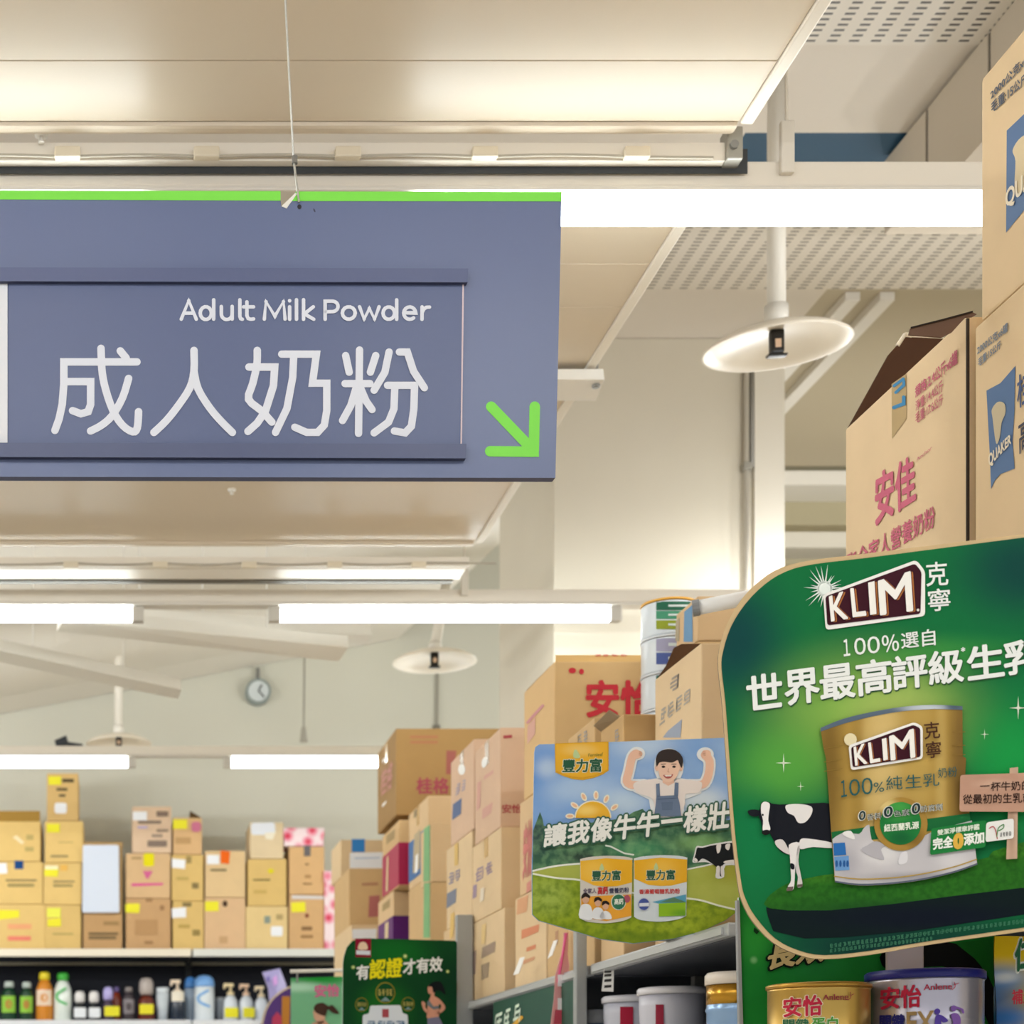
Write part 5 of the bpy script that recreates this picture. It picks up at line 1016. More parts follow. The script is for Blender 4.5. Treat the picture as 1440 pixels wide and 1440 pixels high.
for i in range(n_t):
    z = zt_ - (i + 1) * (hb_ + .001); c = Vector((tcx, tcy, z))
    t = empty('milk_tin', c, ORD[i] + (' of the tower, green and blue bands on its side' if i == 0 else ' in the tower of colour banded tins'), 'tin', 'tins in the tower')
    lathe('can', M_TIN, c, [(tr, 0), (tr * 1.02, .002), (tr, .005), (tr, hb_ - .012), (tr * 1.02, hb_ - .008), (tr * .98, hb_ - .006)], t, 40)
    lathe('lid', mat('#e8b04a' if i == 0 else '#dfe5ec', .35), Vector((tcx, tcy, z + hb_ - .0055)), [(tr * 1.03, 0), (tr * 1.03, .005), (tr * .95, .006)], t, 40)
    g = Art(cyl, .0008); y_ = lambda f: CY - (z + hb_ * f - E0) * sc_t
    cols = [[('#2f6a54', .62, .86), ('#4f9a7a', .38, .6), ('#9aa83a', .1, .34)], [('#a9a8c4', .5, .86), ('#5566a4', .14, .46)], [('#2f6f62', .6, .86), ('#3f78bc', .2, .56)]][min(i, 2) if i < 3 else i % 3]
    for k, (cc, f0, f1) in enumerate(cols):
        g.grid((x0t + 5, y_(f1)), (x1t, y_(f1)), (x1t, y_(f0)), (x0t + 5, y_(f0)), cc, 1, 14, 1)
        g.grid((x0t + 22, y_(f0 + (f1 - f0) * .65)), (x1t - 8, y_(f0 + (f1 - f0) * .65)), (x1t - 8, y_(f0 + (f1 - f0) * .4)), (x0t + 22, y_(f0 + (f1 - f0) * .4)), '#dbe6e6', 2, 10, 1)
    g.build('label', t)
# ------------------------------------------------------------------ tubs and cans on the lower shelf of the run
LZ0 = E0 + .0015
def tub(lab, name, cx, cy, r, h, col, lidc, mark, taper=.82):
    c = Vector((cx, cy, LZ0)); t = empty(name, c, lab, 'tub')
    lathe('body', mat(col, .35), c, [(r * taper, 0), (r * .97, h * .85), (r * .97, h - .012)], t, 40)
    lathe('lid', mat(lidc, .3), Vector((cx, cy, LZ0 + h - .0115)), [(r * 1.03, 0), (r * 1.04, .01), (r * .98, .014)], t, 40)
    return t
def onto(t, cx, cy, r, h, fn, name='label'):
    s = F / (cy - r); X = lambda a: 165 + (cx + a * r) * s; Y = lambda f: CY - (LZ0 + h * f - E0) * s
    g = Art(Cyl(cx, cy, r), .0012); fn(g, X, Y); g.build(name, t)
t = tub('large white tub with a wide lid, on the lower shelf below the landscape poster', 'plastic_tub', 1.075, 3.17, .063, .231, '#cfcfdb', '#e2e0e6', None, .8)
onto(t, 1.075, 3.17, .061, .23, lambda g, X, Y: (g.grid((X(-.85), Y(.86)), (X(-.6), Y(.86)), (X(-.6), Y(.55)), (X(-.85), Y(.55)), '#9a2a40', 1, 5, 1), g.scribble(2, [(X(-.3), Y(.6)), (X(.4), Y(.6)), (X(.4), Y(.42)), (X(-.3), Y(.42))], '#3a4a8a', 2)))
t = tub('white tub with a red stripe, left of the large white tub', 'plastic_tub', 1.07, 3.375, .066, .229, '#c6c8d6', '#d9d9e2', None, .86)
onto(t, 1.07, 3.375, .066, .229, lambda g, X, Y: (g.grid((X(-.8), Y(.9)), (X(-.4), Y(.9)), (X(-.4), Y(.6)), (X(-.8), Y(.6)), '#a01c38', 1, 5, 1), g.grid((X(-.72), Y(.72)), (X(-.5), Y(.72)), (X(-.5), Y(.62)), (X(-.72), Y(.62)), '#e2d2d6', 2, 4, 1)))
t = empty('bottle', (1.045, 3.56, LZ0), 'blue white bottle beside the grey post, left of the red striped tub', 'bottle')
lathe('body', mat('#9fb2d6', .3), Vector((1.045, 3.56, LZ0)), [(.036, 0), (.038, .02), (.038, .13), (.03, .17), (.02, .185)], t, 28); lathe('cap', mat('#e4e6ee', .3), Vector((1.045, 3.56, LZ0 + .1855)), [(.026, 0), (.026, .028), (.022, .03)], t, 24)
t = empty('bottle', (1.04, 3.68, LZ0), 'lilac capped bottle just right of the grey post on the lower shelf', 'bottle')
lathe('body', mat('#b7a8c6', .3), Vector((1.04, 3.68, LZ0)), [(.034, 0), (.036, .02), (.036, .12), (.02, .16)], t, 28); lathe('cap', mat('#cdb4d6', .3), Vector((1.04, 3.68, LZ0 + .1605)), [(.02, 0), (.022, .03), (.016, .034)], t, 24)
cx_, cy_, r_, h_ = 1.058, 2.79, .05, .232
t = empty('can', (cx_, cy_, LZ0), 'blue and gold can with a white cap, left of the tall green display stand', 'can')
lathe('body', mat('#8fb0d8', .25, metal=.3), Vector((cx_, cy_, LZ0)), [(r_, 0), (r_, h_ * .45), (r_ * 1.05, h_ * .47), (r_, h_ * .49), (r_, h_ * .70), (r_ * 1.05, h_ * .72), (r_, h_ * .74), (r_, h_ - .03)], t, 36)
lathe('shoulder_band', mat('#b98a2c', .25, metal=.7), Vector((cx_, cy_, LZ0 + h_ - .055)), [(r_ * 1.01, 0), (r_ * 1.01, .033)], t, 36); lathe('lid', mat('#e6dcd0', .35), Vector((cx_, cy_, LZ0 + h_ - .0215)), [(r_ * 1.06, 0), (r_ * 1.06, .016), (r_ * .98, .021)], t, 36)
# ------------------------------------------------------------------ near display stand with green back, cans, bag
C9 = K(1030, 1270, 410 / 1440); GB = front(2.3)
st_ = empty('display_stand', (1.1, 2.2, 0), 'bright green display stand with a grey edge and gold character, cans standing on its tray', 'display stand')
M_DG = printmat('#1f8a35', [(1060, 1320, 50, 60, '#35a83f', .8), (1150, 1360, 80, 40, '#2c9a4a', .6), (1060, 1350, 8, 8, '#8fd08a', .8)])
slab('back_panel', GB, N(1039, 1262, 1402, 1262, 1402, 1640, 1050, 1640), .006, M_DG, mat('#b9bbb8', .5), st_)
g = Art(GB, .0008); g.poly(sm(C9(740, 240, 950, 200, 1100, 200, 1200, 280, 1290, 420, 1306, 560, 1306, 700, 1230, 520, 1100, 330, 900, 320, 760, 330), 3), '#15181a', 1); g.poly(C9(1100, 200, 1306, 170, 1306, 410, 1200, 280), '#1f7a2c', 2)
g.text('長效', C9(188, 195, 480, 130, 440, 285, 165, 330), '#10241a', 3, .10); g.text('長效', C9(188, 195, 480, 130, 440, 285, 165, 330), '#dcc68c', 5, .04); g.poly(C9(105, 120, 130, 140, 118, 155, 102, 140), '#123a1c', 2); g.build('printed_lettering', st_)
x_l = GB.hit(1036, 1400).x
slab('side_edge', Pl((0, 2.295, 0), (1, 0, 0)), N(1036.5, 1266, 1040, 1266, 1051, 1640, 1044, 1640), .008, mat('#a9abac', .4), mat('#8d8f90', .4), st_)
box('tray', mat('#d9dadb', .4), .86, 1.52, 2.04, 2.293, E0 - .02, E0, c=.003, parent=st_); box('tray_lip', mat('#1f8a35', .5), .86, 1.52, 2.025, 2.039, E0 - .03, E0 + .012, c=.002, parent=st_)
for X in (.865, 1.5): box('side_panel', mat('#1f7a35', .5), X, X + .015, 2.05, 2.29, 0, E0 - .021, parent=st_)
RC = '#c02a44'
def milkcan(lab, cxp, wpx, ytop, d, bodym, lidm, lid_h, fn):
    r = wpx / F * d / 2 * 1.03; cy = d + r; cx = (cxp - CX) * cy / F; h = (CY - ytop) * (d + .3 * r) / F; c = Vector((cx, cy, E0 + .0006)); t = empty('milk_powder_can', c, lab, 'can', 'milk powder cans on the green stand')
    lathe('body', bodym, c, [(r, 0), (r * 1.015, .003), (r, .007), (r * 1.0, h * .35), (r * 1.008, h * .36), (r, h * .37), (r, h * .62), (r * 1.008, h * .63), (r, h * .64), (r, h - lid_h - .004), (r * 1.012, h - lid_h - .001)], t, 64)
    lathe('lid', lidm, c + Vector((0, 0, h - lid_h - .0008)), [(r * 1.035, 0), (r * 1.035, lid_h * .8), (r * .99, lid_h)], t, 64)
    g = Art(Cyl(cx, cy, r), .0012); fn(g); g.build('label_lettering', t); return t
def fn1(g):
    g.text('安怡', C9(252, 470, 442, 452, 442, 552, 252, 562), '#f0e2c4', 1, .075); g.text('安怡', C9(252, 470, 442, 452, 442, 552, 252, 562), RC, 2, .03); g.text('Anlene', C9(448, 453, 572, 446, 572, 478, 448, 478), '#9a3046', 2, .01)
    g.stroke(sm(C9(572, 478, 585, 465, 582, 440), 3, False), .9, '#9a3046', 2); g.stroke(C9(582, 458, 600, 448), .8, '#9a3046', 2)
    g.text('關鍵', C9(250, 572, 375, 570, 375, 640, 250, 640), '#e9e0b0', 1, .06); g.text('關鍵', C9(250, 572, 375, 570, 375, 640, 250, 640), '#2f6a4a', 2, .02); g.text('蛋白', C9(392, 566, 520, 560, 520, 640, 392, 640), '#eef2d8', 1, .07); g.text('蛋白', C9(392, 566, 520, 560, 520, 640, 392, 640), '#4f9a3a', 2, .02)
def fn2(g):
    g.text('安怡', C9(732, 420, 930, 402, 930, 510, 732, 525), RC, 2, .03); g.text('Anlene', C9(945, 402, 1085, 395, 1085, 425, 945, 430), '#b0304a', 2, .015); g.stroke(sm(C9(1085, 428, 1100, 412, 1095, 390), 3, False), 1, '#b0304a', 2); g.stroke(C9(1095, 405, 1118, 395), .9, '#b0304a', 2)
    g.text('關鍵', C9(728, 552, 848, 548, 848, 640, 728, 640), '#2a2a72', 2, .035); g.text('EX', C9(862, 540, 995, 532, 995, 640, 862, 640), '#a88a5c', 2, .02)
    P1 = '#5a46a4'; g.poly(ell(*C9(1012, 535)[0], 4.2, 4.2, 14), P1, 2); g.poly(sm(C9(1003, 560, 1030, 552, 1066, 580, 1040, 590, 1030, 575, 1035, 640, 1003, 640), 3), P1, 2)
    P2 = '#8a62b4'; g.poly(ell(*C9(1093, 520)[0], 4.2, 4.2, 14), P2, 2); g.stroke(C9(1105, 515, 1135, 525, 1140, 540), 3, P2, 2); g.poly(sm(C9(1080, 550, 1110, 545, 1128, 575, 1115, 640, 1080, 640, 1090, 590), 3), P2, 2)
M_GC = mat('#c9a455', .28, metal=.75); M_SC = mat('#c3bfcc', .25, metal=.65)
milkcan('gold milk powder can with red characters, standing left on the green stand', 1151, 134, 1381, 2.11, M_GC, mat('#b98f3f', .3, metal=.7), .006, fn1)
milkcan('silver milk powder can with a dark blue lid, standing right on the green stand', 1300, 150, 1362, 2.10, M_SC, mat('#20247a', .35), .012, fn2)
# yellow and blue bag
t = empty('snack_bag', (1.26, 2.16, E0 + .001), 'glossy yellow and blue bag standing right of the green stand panel', 'bag')
fb_ = front(2.15); nx, ny = 8, 14; vs = []; fs = []
x0, x1 = (1402 - CX) * 2.185 / F, fb_.hit(1530, 1400).x; z0, z1 = E0 + .002, fb_.hit(1420, 1312).z
for sgn in (-1, 1):
    for j in range(ny + 1):
        for i in range(nx + 1):
            u, v = i / nx, j / ny; th = .045 * (math.sin(math.pi * u) ** .6) * (math.sin(math.pi * min(1, v * .95 + .05)) ** .5)
            vs.append((x0 + (x1 - x0) * u, 2.19 + sgn * (th + .001) + .003 * math.sin(14 * u + 9 * v), z0 + (z1 - z0) * v))
k = (nx + 1) * (ny + 1)
for j in range(ny):
    for i in range(nx):
        p = j * (nx + 1) + i; fs.append([p, p + 1, p + nx + 2, p + nx + 1]); fs.append([p + k, p + k + nx + 1, p + k + nx + 2, p + k + 1])
bm_ = printmat('#e9c81f', [(1420, 1375, 60, 40, '#6f9fd6', 1), (1410, 1400, 50, 40, '#5f92d0', 1), (1430, 1372, 20, 14, '#eef2f0', .8), (1425, 1430, 60, 40, '#4a86cc', 1)], rough=.2)
uvs = []
for v in vs: s_ = F / 2.15; uvs.append(((CX + v[0] * s_) / 1440, 1 - (CY - (v[2] - E0) * s_) / 1440))
bag = obj('pouch', vs, fs, bm_, t, smooth=True, uvs=uvs)
g = Art(front(2.138), .0008); g.text('仁', C9(1395, 190, 1475, 160, 1475, 325, 1390, 335), '#f4f4ea', 1, .10); g.text('仁', C9(1395, 190, 1475, 160, 1475, 325, 1390, 335), '#2f6a48', 3, .045); g.text('補生乳', C9(1378, 430, 1540, 420, 1540, 490, 1378, 500), '#c43a4a', 2, .03); g.build('label_lettering', t)
# ------------------------------------------------------------------ big green board with gold can
KB = Pl(P(1225, 1050, 2.03), (math.cos(.25), -math.sin(.25), 0)); C7k = K(1010, 750, 430 / 1440); C8k = K(1020, 980, 420 / 1440)
t = empty('display_board', KB.hit(1270, 1335), 'big green rounded board showing a large gold can and a cow', 'display board')
outer = C7k(2000, -70, 1440, 3, 1100, 45, 700, 95, 450, 125, 300, 160, 200, 220, 110, 310, 40, 430, 4, 550, 0, 640, 18, 800) + C8k(4, 300, 30, 650, 60, 900, 80, 985, 130, 1080, 230, 1185, 350, 1243, 480, 1264, 700, 1243, 1000, 1192, 1440, 1130, 1920, 1070)
inner = C7k(1985, -48, 1440, 20, 1100, 64, 700, 116, 450, 146, 320, 180, 220, 240, 130, 330, 60, 440, 22, 560, 16, 640, 34, 800) + C8k(20, 300, 46, 650, 76, 890, 98, 975, 145, 1060, 240, 1165, 355, 1223, 480, 1245, 700, 1224, 1000, 1175, 1440, 1112, 1905, 1052)
outer = sm(outer[1:-1], 3, False); inner = sm(inner[1:-1], 3, False); outer += [(1600, 1289)][:0]; 
outer = [(1600, 728)] + outer + [(1585, 1292)]; inner = [(1594, 736)] + inner + [(1579, 1286)]
slab('board', KB, outer, .006, mat('#c9ae82', .7), mat('#7d6a54', .8), t)
M_KB = printmat('#0a6c3a', [(1030, 900, 130, 150, '#053f42', .95), (1440, 800, 160, 120, '#053c3c', .9), (1225, 1010, 230, 150, '#86b34e', 1.0), (1260, 1000, 120, 80, '#aabd66', .7), (1430, 1080, 120, 150, '#159a45', .9), (1100, 1080, 120, 90, '#5aa83f', .75), (1060, 1180, 60, 120, '#0a7a45', .7), (1250, 1330, 330, 80, '#04322e', 1.0), (1420, 1330, 200, 70, '#064030', .8), (1330, 920, 180, 40, '#3f9a3f', .5)], rough=.4)
g = Art(KB, .0006); g.poly(inner, M_KB, 1); g.build('printed_face', t)
def burst(g, x, y, r, n, c, L, seed=1):
    rnd_ = random.Random(seed)
    for k in range(n):
        q_ = math.pi * 2 * k / n + rnd_.uniform(-.1, .1); R = r * rnd_.uniform(.55, 1.0); w_ = .05
        g.poly([(x + R * math.cos(q_), y + R * math.sin(q_)), (x + r * .22 * math.cos(q_ + w_ * 3), y + r * .22 * math.sin(q_ + w_ * 3)), (x + r * .22 * math.cos(q_ - w_ * 3), y + r * .22 * math.sin(q_ - w_ * 3))], c, L)
    g.poly(ell(x, y, r * .3, r * .3, 16), c, L)
def spark(g, x, y, r, c, L):
    for a_, b_ in ((r, r * .09), (r * .09, r * 1.25)):
        g.poly([(x - a_, y), (x, y - b_), (x + a_, y), (x, y + b_)] if a_ > b_ else [(x - a_, y), (x, y - b_), (x + a_, y), (x, y + b_)], c, L)
    g.poly(ell(x, y, r * .2, r * .2, 10), c, L)
# top logo plate
def plate_logo(g, Cc, P_, L, letters):
    g.poly(rnd(Cc(*P_['white']), P_['r'], 5), '#f4f2ee', L); g.poly(rnd(Cc(*P_['maroon']), P_['r'] * .7, 5), '#3c1220', L + 1)
    a_ = Cc(*letters)
    for ch, q_ in zip('KLIM', P_['q']):
        Q = Cc(*q_); sh = [(x + P_['s'], y + P_['s'] * .15) for x, y in Q]; B_ = 0 if ch == 'I' else .02; g.text(ch, sh, '#b9743c', L + 2, B_); g.text(ch, [(x + P_['s'] * .45, y) for x, y in Q], '#6e2a22', L + 3, B_); g.text(ch, Q, '#f7f4ee', L + 4, B_)
lg = dict(white=(492, 290, 930, 128, 972, 180, 972, 392, 505, 458), maroon=(503, 300, 925, 146, 955, 185, 950, 382, 512, 437), r=6, s=3.4,
          q=[(520, 305, 592, 278, 607, 405, 530, 418), (620, 268, 672, 262, 692, 390, 632, 398), (702, 238, 732, 230, 742, 385, 712, 390), (752, 232, 898, 188, 910, 368, 762, 388)])
g = Art(KB, .0006); burst(g, *C7k(500, 262)[0], 36, 22, '#e9f2ec', 3, 3); plate_logo(g, C7k, lg, 4, (0, 0)); g.poly(ell(*C7k(938, 365)[0], 2, 2, 10), '#e9e4dc', 6); g.build('logo_plate', t)
g = Art(KB, .0006); WT = '#eef1ee'
g.text('克', C7k(975, 142, 1075, 134, 1082, 245, 980, 252), WT, 3, .012); g.text('寧', C7k(985, 268, 1088, 258, 1092, 362, 990, 370), WT, 3, .012)

for ch, x0, x1 in (('１', 586, 616), ('０', 638, 690), ('０', 700, 756), ('％', 768, 846)):
    f = lambda x: 503 - (x - 586) * .10; g.text(ch, C7k(x0, f(x0), x1, f(x1), x1 + 4, f(x1) + 76, x0 + 5, f(x0) + 78), WT, 3, .014)
g.text('選自', C7k(858, 472, 1018, 450, 1022, 528, 862, 546), WT, 3, .012)
for i, (ch, x0) in enumerate(zip('世界最高評級生乳', (132, 308, 475, 648, 815, 985, 1168, 1340))):
    x1 = x0 + 160; f = lambda x: 678 - (x - 132) * .132; h_ = 158 - 6 * (i > 3)
    if ch == '生': x1 = 1335
    q_ = C7k(x0, f(x0), x1, f(x1), x1 + 8, f(x1) + h_, x0 + 10, f(x0) + h_); g.text(ch, [(x + 1.2, y + 1.6) for x, y in q_], '#2f5a3a', 2.4, .026); g.text(ch, q_, WT, 4, .026)
g.text('*', C7k(1142, 540, 1160, 538, 1160, 558, 1142, 560), WT, 3, .03); g.build('slogan_lettering', t)
g = Art(KB, .0006)
for x, y, r__ in ((280, 320, 11), (362, 433, 5.5), (1410, 55, 13), (1248, 182, 6)): spark(g, *C8k(x, y)[0], r__, '#eef4e4', 3)
g.build('sparkle_pattern', t)
# grass mound
g = Art(KB, .0006)
M_MN = printmat('#27691a', [(1150, 1225, 110, 24, '#4a8a22', .8), (1420, 1195, 60, 24, '#468a22', .8), (1250, 1280, 260, 26, '#12431a', .8)], noise=(170, .7, '#174d12'))
g.poly(sm(C8k(185, 1000, 215, 955, 300, 900, 420, 870, 560, 850, 1200, 790, 1290, 745, 1440, 700), 3, False) + C8k(1920, 660, 1920, 880, 1440, 920, 1100, 960, 800, 1000, 500, 1030, 300, 1030, 210, 1020), M_MN, 2)
g.poly(C8k(195, 1015, 300, 1030, 500, 1030, 800, 1000, 1100, 960, 1440, 920, 1920, 880, 1920, 1000, 1440, 1050, 900, 1130, 560, 1160, 380, 1165, 230, 1130, 205, 1060), printmat('#04171a', [(1300, 1290, 260, 30, '#020b1e', .9)]), 2)
g.scribble(44, C8k(500, 1192, 1440, 1072, 1440, 1092, 500, 1212), '#3f7d5e', 3); g.scribble(26, C8k(500, 1216, 1000, 1156, 1000, 1174, 500, 1234), '#3f7d5e', 3)
g.build('printed_mound', t)
# cow
g = Art(KB, .0006)
CW, CB_ = '#e6e2e0', '#14161f'
g.poly(sm(C8k(165, 560, 200, 515, 260, 520, 400, 515, 500, 515, 520, 560, 520, 700, 420, 725, 360, 735, 310, 760, 265, 745, 230, 690, 205, 640), 3), CB_, 3)
g.poly(sm(C8k(290, 525, 350, 518, 412, 530, 415, 565, 385, 605, 350, 608, 330, 575, 300, 560), 3), CW, 4); g.poly(sm(C8k(360, 690, 400, 685, 515, 705, 515, 730, 420, 725, 360, 735), 3), CW, 4); g.poly(sm(C8k(240, 695, 275, 690, 300, 730, 310, 760, 280, 750, 245, 720), 3), '#d9d0ce', 4)
g.poly(sm(C8k(305, 715, 355, 705, 345, 770, 335, 830, 332, 890, 325, 930, 295, 935, 300, 915, 315, 885, 312, 820, 310, 770), 3), CW, 5); g.poly(sm(C8k(345, 730, 358, 725, 350, 790, 360, 850, 370, 910, 345, 918, 348, 870, 338, 830), 3), '#cfcac8', 5); g.poly(sm(C8k(312, 805, 330, 810, 330, 832, 314, 830), 3), CB_, 6)
g.poly(C8k(298, 918, 326, 916, 322, 936, 292, 938), '#6a5a54', 6); g.poly(C8k(346, 906, 370, 904, 370, 916, 344, 918), '#6a5a54', 6)
g.poly(sm(C8k(168, 530, 175, 510, 215, 512, 232, 545, 228, 610, 215, 655, 195, 668, 178, 660, 172, 610, 158, 570), 3), CB_, 6); g.poly(sm(C8k(172, 520, 190, 508, 212, 520, 208, 560, 205, 600, 215, 640, 195, 655, 178, 645, 180, 600, 170, 560), 3), '#f0ecea', 7)
g.poly(sm(C8k(105, 555, 130, 545, 165, 552, 160, 575, 125, 578), 3), CB_, 6); g.poly(ell(*C8k(194, 656)[0], 6, 3.6, 14, -.1), '#1a1618', 8); g.poly(ell(*C8k(178, 572)[0], 1.3, 1.6, 8), '#0c0c10', 8); g.build('printed_cow', t)
# gold can
g = Art(KB, .0006)
M_CG = printmat('#ae8d44', [(1165, 1080, 34, 260, '#7a5f28', .95), (1240, 1060, 50, 260, '#d6ba78', .95), (1290, 1080, 40, 260, '#c2a358', .7), (1352, 1080, 34, 260, '#74592a', .95), (1205, 1090, 16, 260, '#94762f', .5), (1322, 1090, 14, 260, '#cdb06a', .5)])
can = sm(C8k(455, 155, 560, 115, 700, 80, 850, 55, 1000, 45, 1138, 50), 3, False) + C8k(1140, 290, 1156, 300, 1152, 370, 1172, 560, 1190, 700, 1208, 812) + sm(C8k(1208, 812, 1100, 850, 950, 885, 800, 905, 640, 912, 525, 895), 3, False) + C8k(510, 700, 490, 400, 482, 300, 470, 250)
g.poly(can, M_CG, 8)
g.poly(sm(C8k(455, 155, 560, 112, 700, 78, 850, 53, 1000, 43, 1138, 50), 3, False) + sm(C8k(1138, 68, 1000, 64, 850, 74, 700, 100, 560, 136, 456, 172), 3, False), printmat('#5a6a7c', [(1300, 997, 60, 12, '#c9d2da', .9), (1340, 995, 20, 12, '#4a5a6a', .9)]), 9)
for y in (235, 300, 345): g.stroke(C8k(474, y + 18, 560, y + 4), 1.0, '#8f7434', 9); g.stroke(C8k(1090, y - 60, 1150, y - 62), 1.0, '#86692f', 9)
g.poly(C8k(508, 655, 720, 625, 980, 590, 1172, 565, 1182, 640, 980, 650, 720, 690, 512, 710), '#1a6a38', 9)
M_MK = printmat('#c3c0c4', [(1240, 1200, 50, 30, '#e4e2e2', .8), (1190, 1215, 30, 40, '#a9a6ae', .7), (1340, 1210, 40, 30, '#d9d6d8', .8), (1290, 1235, 140, 14, '#8a8890', .6)])
g.poly(sm(C8k(512, 690, 560, 660, 640, 665, 660, 640, 690, 620, 700, 690, 760, 720, 900, 700, 1000, 650, 1182, 600), 2, False) + C8k(1208, 812) + sm(C8k(1208, 812, 1100, 850, 950, 885, 800, 905, 640, 912, 525, 895), 3, False), M_MK, 10)
g.poly(sm(C8k(650, 740, 690, 770, 760, 790, 745, 740, 770, 720, 720, 700, 680, 720), 3), '#b5b2b8', 11); g.poly(sm(C8k(840, 760, 870, 750, 870, 800, 830, 810), 3), '#dedce0', 11); g.poly(sm(C8k(560, 660, 600, 650, 620, 690, 580, 680), 3), '#e9e7e6', 11)
g.stroke(sm(C8k(520, 868, 640, 882, 800, 876, 950, 856, 1100, 822, 1206, 786), 3, False), 1.6, '#b99a4c', 11, False); g.stroke(sm(C8k(524, 893, 640, 908, 800, 901, 950, 881, 1100, 846, 1208, 808), 3, False), 2.2, '#5a6274', 11, False)
g.poly(C8k(516, 710, 572, 706, 578, 765, 520, 770), '#2a6ab0', 11); g.poly(C8k(520, 775, 590, 770, 594, 838, 526, 842), '#6a9ad0', 11)
for x in (532, 550, 568, 584): g.poly(ell(*C8k(x, 808)[0], 1.8, 5, 8), '#2a5a9a', 12)
g.poly(ell(*C8k(840, 618)[0], 37.5, 37.5, 40), printmat('#a8843c', [(1245, 1135, 25, 20, '#e6cf8a', .9), (1285, 1180, 25, 25, '#6f5420', .7)]), 12); g.poly(ell(*C8k(838, 615)[0], 29, 30, 36), printmat('#1f7a3a', [(1262, 1140, 34, 26, '#4aa84a', .8), (1265, 1180, 30, 18, '#0f5a30', .8)]), 13)
g.text('紐西蘭乳源', C8k(758, 622, 925, 606, 925, 640, 760, 656), '#eef4e4', 14, .03); g.build('printed_can', t)
lg2 = dict(white=(588, 240, 905, 128, 945, 150, 945, 305, 600, 360), maroon=(600, 250, 900, 142, 932, 158, 934, 296, 608, 346), r=5, s=2.2,
           q=[(612, 252, 668, 232, 676, 328, 620, 338), (682, 232, 722, 222, 738, 318, 692, 326), (746, 212, 768, 206, 776, 310, 754, 316), (784, 200, 896, 165, 904, 298, 792, 312)])
g = Art(KB, .0006); g.poly(ell(*C8k(598, 212)[0], 9, 9, 14), '#e9dcb4', 12); plate_logo(g, C8k, lg2, 13, (0, 0))
g.text('克', C8k(948, 132, 1022, 126, 1028, 205, 954, 212), '#4a2a20', 14, .012); g.text('寧', C8k(958, 225, 1030, 218, 1034, 296, 962, 304), '#4a2a20', 14, .012); g.build('logo_plate', t)
g = Art(KB, .0006); TE = '#235a5e'

for ch, x0, x1 in (('１', 550, 578), ('０', 590, 642), ('０', 650, 702)):
    f = lambda x: 410 - (x - 550) * .11; g.text(ch, C8k(x0, f(x0), x1, f(x1), x1 + 3, f(x1) + 78, x0 + 4, f(x0) + 80), TE, 13, .006)
g.text('%', C8k(708, 420, 758, 414, 760, 462, 710, 468), TE, 13, .0)
for ch, x0 in zip('純生乳', (768, 860, 945)): g.text(ch, C8k(x0, 388 - (x0 - 768) * .06, x0 + 78, 384 - (x0 - 768) * .06, x0 + 80, 450 - (x0 - 768) * .09, x0 + 2, 456 - (x0 - 768) * .09), TE, 13, .0)
g.text('奶粉', C8k(1018, 350, 1110, 340, 1110, 390, 1018, 398), TE, 13, .0)
for s_, q_ in (('0', (638, 560, 668, 556, 666, 598, 636, 602)), ('香料', (676, 572, 745, 562, 745, 594, 676, 602)), ('0', (758, 540, 798, 534, 796, 582, 756, 588)), ('色素', (804, 556, 880, 546, 880, 576, 804, 584)), ('0', (892, 524, 930, 518, 928, 566, 890, 572)), ('防腐劑', (936, 532, 1038, 520, 1038, 552, 936, 562))):
    g.text(s_, C8k(*q_), '#f4f6ee', 15, .07 if s_ == '0' else .035); g.text(s_, C8k(*q_), '#24383a', 18, .02 if s_ == '0' else .0)
g.build('can_lettering', t)
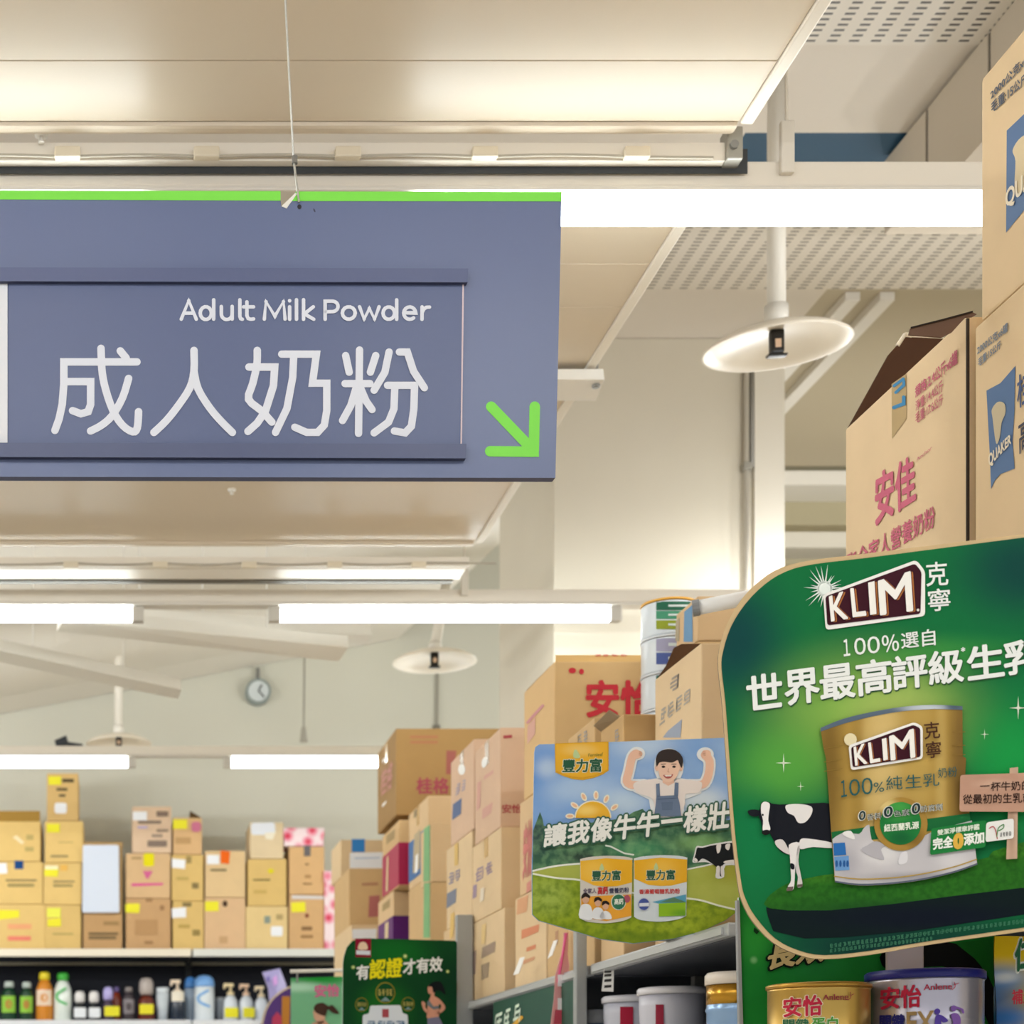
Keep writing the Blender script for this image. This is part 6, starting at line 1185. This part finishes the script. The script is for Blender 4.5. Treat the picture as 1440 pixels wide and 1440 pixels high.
g = Art(KB, .0006); g.poly(rnd(C8k(985, 640, 1250, 600, 1245, 730, 978, 768), 4), '#1f7f3c', 15); g.text('雙潔淨標章評鑑', C8k(1014, 648, 1215, 618, 1215, 645, 1014, 674), '#e6f0e0', 16, .03); g.text('完全', C8k(992, 690, 1088, 676, 1088, 730, 994, 742), '#f2f6ee', 16, .045); g.text('0', C8k(1094, 672, 1132, 666, 1132, 732, 1094, 736), '#e0b44a', 17, .08); g.text('添加', C8k(1140, 668, 1236, 655, 1236, 708, 1142, 722), '#f2f6ee', 16, .045)
g.poly(rnd(C8k(1248, 612, 1380, 592, 1380, 688, 1244, 706), 4), '#ecece8', 16); g.stroke(sm(C8k(1262, 640, 1280, 632, 1292, 650, 1300, 690), 3, False), 1.3, '#b9404a', 17); g.stroke(sm(C8k(1298, 680, 1305, 640, 1330, 622, 1328, 640, 1306, 652), 3, False), 1.3, '#4a8a4a', 17); g.scribble(4, C8k(1312, 662, 1368, 654, 1368, 674, 1312, 682), '#5a5a58', 17); g.build('claim_badge', t)
# printed wooden signpost
g = Art(KB, .0006); M_WD = printmat('#c39a84', [(1400, 1105, 50, 12, '#d8b8a2', .7), (1380, 1130, 40, 10, '#b08a72', .6)], noise=(20, .4, '#a9806a'))
g.poly(C8k(1362, 350, 1402, 345, 1398, 785, 1345, 788), printmat('#c8a890', [(1420, 1160, 8, 80, '#a98a72', .7)]), 14); g.poly(rnd(C8k(1122, 385, 1440, 375, 1640, 365, 1640, 560, 1440, 562, 1118, 560), 4), M_WD, 18)
g.stroke(C8k(1216, 439, 1262, 437), 1.3, '#3a2620', 19, False); g.text('杯牛奶的', C8k(1268, 420, 1458, 412, 1458, 458, 1268, 462), '#3a2620', 19, .012); g.text('從最初的生乳就', C8k(1134, 480, 1465, 470, 1465, 518, 1134, 524), '#3a2620', 19, .012); g.build('printed_signpost', t)
pp = KB.hit(1272, 1300); px_ = (1272 - CX) * 2.288 / F; MB().box(px_ - .026, px_ + .026, 2.285, 2.291, E0 + .001, pp.z + .05, c=.002).tube([Vector((px_, 2.286, pp.z + .04)), Vector((pp.x, pp.y + .012, pp.z + .04))], .012, 10).build('support_pole', mat('#d9c9cc', .15, spec=.6), t)
